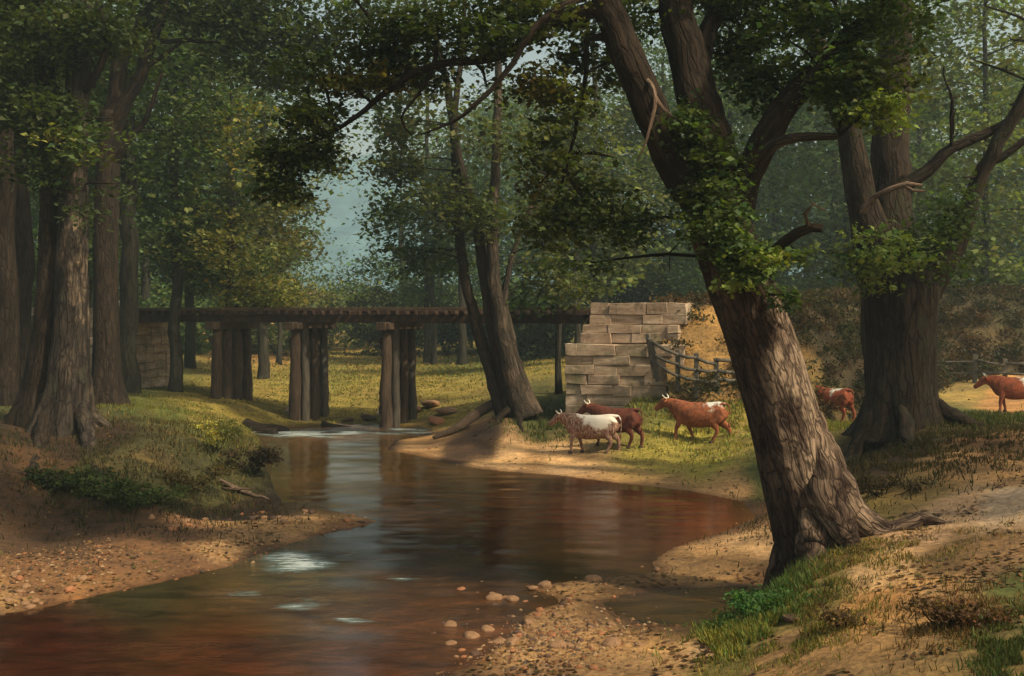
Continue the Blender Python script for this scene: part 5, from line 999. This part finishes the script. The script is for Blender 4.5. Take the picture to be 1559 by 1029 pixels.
# weeds and small bushes on the banks
def weed(label, px, py, z, rad, hh, col, n, seed, size=.07, group=None, cat='plant', name='weed_clump'):
    p = ground_hit(px, py); t = empty(name, p, label, cat, group); q = random.Random(seed); mb = MB()
    cs = [[p[0]+q.uniform(-1, 1)*rad, p[1]+q.uniform(-.7, .7)*rad, p[2]+hh*q.uniform(.2, .75)] for _ in range(7)]
    for k, c_ in enumerate(cs):
        tube(mb, [[0, 0, -.1], [(c_[0]-p[0])*.8, (c_[1]-p[1])*.8, hh*.3], [c_[0]-p[0], c_[1]-p[1], c_[2]-p[2]]], [.014, .01, .004], 5, .1, wob=.02, seed=k)
    link('stem', mb.mesh('stem'), M['bark_limb'], t)
    crown_obj(t, cs, [(rad*.55, rad*.5, hh*.32)]*7, n//7, size, col, .3, seed=seed, spread=.12, keep=False, name='foliage', up=.3)
weed('dark green bush at the foot of the left bank', 160, 765, .5, .8, .8, (.05, .075, .022), 1800, 1, .08, 'bushes on the left bank', 'bush', 'bank_bush')
weed('mid green bush low on the left bank nearer the water', 222, 768, .5, .6, .6, (.07, .10, .028), 1300, 2, .075, 'bushes on the left bank', 'bush', 'bank_bush')
weed('dark leafy bush under the roots of the twin-stemmed tree', 90, 750, .6, .7, .7, (.045, .06, .02), 1400, 3, .08, 'bushes on the left bank', 'bush', 'bank_bush')
weed('brownish bush overhanging the left bank edge', 290, 745, .5, .7, .7, (.10, .075, .028), 1400, 4, .075, 'bushes on the left bank', 'bush', 'bank_bush')
weed('yellow flowered weed clump on top of the left bank', 325, 690, 1.0, .35, .9, [(.34, .30, .06), (.13, .14, .03)]*4, 700, 5, .06, None)
weed('dark overhanging clump at the undercut end of the left bank', 385, 722, .4, .6, .9, (.05, .035, .02), 1300, 6, .08, 'bushes on the left bank', 'bush', 'bank_bush')
weed('olive clump on the right end of the left bank', 350, 668, .9, .7, .5, (.11, .11, .03), 1200, 7, .08, 'bushes on the left bank', 'bush', 'bank_bush')
weed('bright green leafy weeds at the foot of the leaning tree', 1165, 930, .6, .45, .42, (.06, .14, .035), 1500, 8, .05, None)
weed('low green weeds reaching toward the inlet', 1110, 955, .45, .35, .25, (.07, .13, .035), 700, 9, .045, None)
weed('brown bush beside the path at the lower right', 1440, 955, 1.2, .42, .36, (.11, .06, .028), 1100, 10, .05, None, 'bush', 'dry_bush')
weed('small brown bush below the leaning tree', 1290, 955, .95, .28, .24, (.11, .07, .03), 600, 11, .045, None, 'bush', 'dry_bush')
weed('brown scrub in the dark hollow behind the root', 1345, 755, 1.3, .55, .4, (.05, .035, .018), 1000, 12, .06, None, 'bush', 'dry_bush')
print('T', 'haze', round(time.time()-T0, 1))
# ------------------------------------------------------------------ haze
def boxmesh(name, x0, x1, y0, y1, z0, z1):
    me = bpy.data.meshes.new(name); v = [(x, y, z) for x in (x0, x1) for y in (y0, y1) for z in (z0, z1)]
    me.from_pydata(v, [], [(0, 1, 3, 2), (4, 6, 7, 5), (0, 4, 5, 1), (2, 3, 7, 6), (0, 2, 6, 4), (1, 5, 7, 3)]); return me
m, nt = newmat('haze_air'); vv = nt.nodes.new('ShaderNodeVolumePrincipled'); vv.inputs['Color'].default_value = (.66, .86, .95, 1); vv.inputs['Density'].default_value = .0012; vv.inputs['Anisotropy'].default_value = .2
oo = nt.nodes.new('ShaderNodeOutputMaterial'); nt.links.new(vv.outputs[0], oo.inputs['Volume'])
HAZE = True
if HAZE: tag(link('haze', boxmesh('haze', -1000, 1000, -150, 1100, -2, 150), m), 'pale blue air between the trees and the hill', 'haze', kind='stuff')
# ------------------------------------------------------------------ light, sky, camera
w = bpy.data.worlds.new('World'); scene.world = w; w.use_nodes = True; nt = w.node_tree
sky = nt.nodes.new('ShaderNodeTexSky'); sky.sky_type = 'NISHITA'; sky.sun_disc = False
el = math.asin(SUN[2]); az = math.atan2(SUN[0], SUN[1]); sky.sun_elevation = el; sky.sun_rotation = az; sky.dust_density = 4
bg = nt.nodes['Background']; nt.links.new(mix(nt, sky.outputs[0], (1.0, .90, .68), 1.0, 'MULTIPLY'), bg.inputs[0]); bg.inputs[1].default_value = .15
l = bpy.data.lights.new('sun', 'SUN'); l.energy = 3.9; l.angle = R(2.5); l.color = (1, .84, .58); so = bpy.data.objects.new('sun', l); COL.objects.link(so)
so.rotation_euler = Vector([float(v) for v in SUN]).to_track_quat('Z', 'Y').to_euler(); so.location = (20, -10, 40)
cam = bpy.data.cameras.new('camera'); co = bpy.data.objects.new('camera', cam); COL.objects.link(co); co.location = (0, 0, H); co.rotation_euler = (R(90), 0, 0)
cam.sensor_fit = 'HORIZONTAL'; cam.sensor_width = 36; cam.lens = 36*F/1559; cam.shift_y = -(514.5-HY)/1559; cam.clip_end = 3000; cam.clip_start = .1; scene.camera = co
scene.view_settings.view_transform = 'Standard'; scene.view_settings.look = 'None'; scene.view_settings.exposure = .52; scene.view_settings.gamma = 1
scene.render.resolution_x = 1024; scene.render.resolution_y = 676
scene.render.engine = 'CYCLES'; scene.cycles.max_bounces = 6; scene.cycles.volume_bounces = 0; scene.cycles.transparent_max_bounces = 8
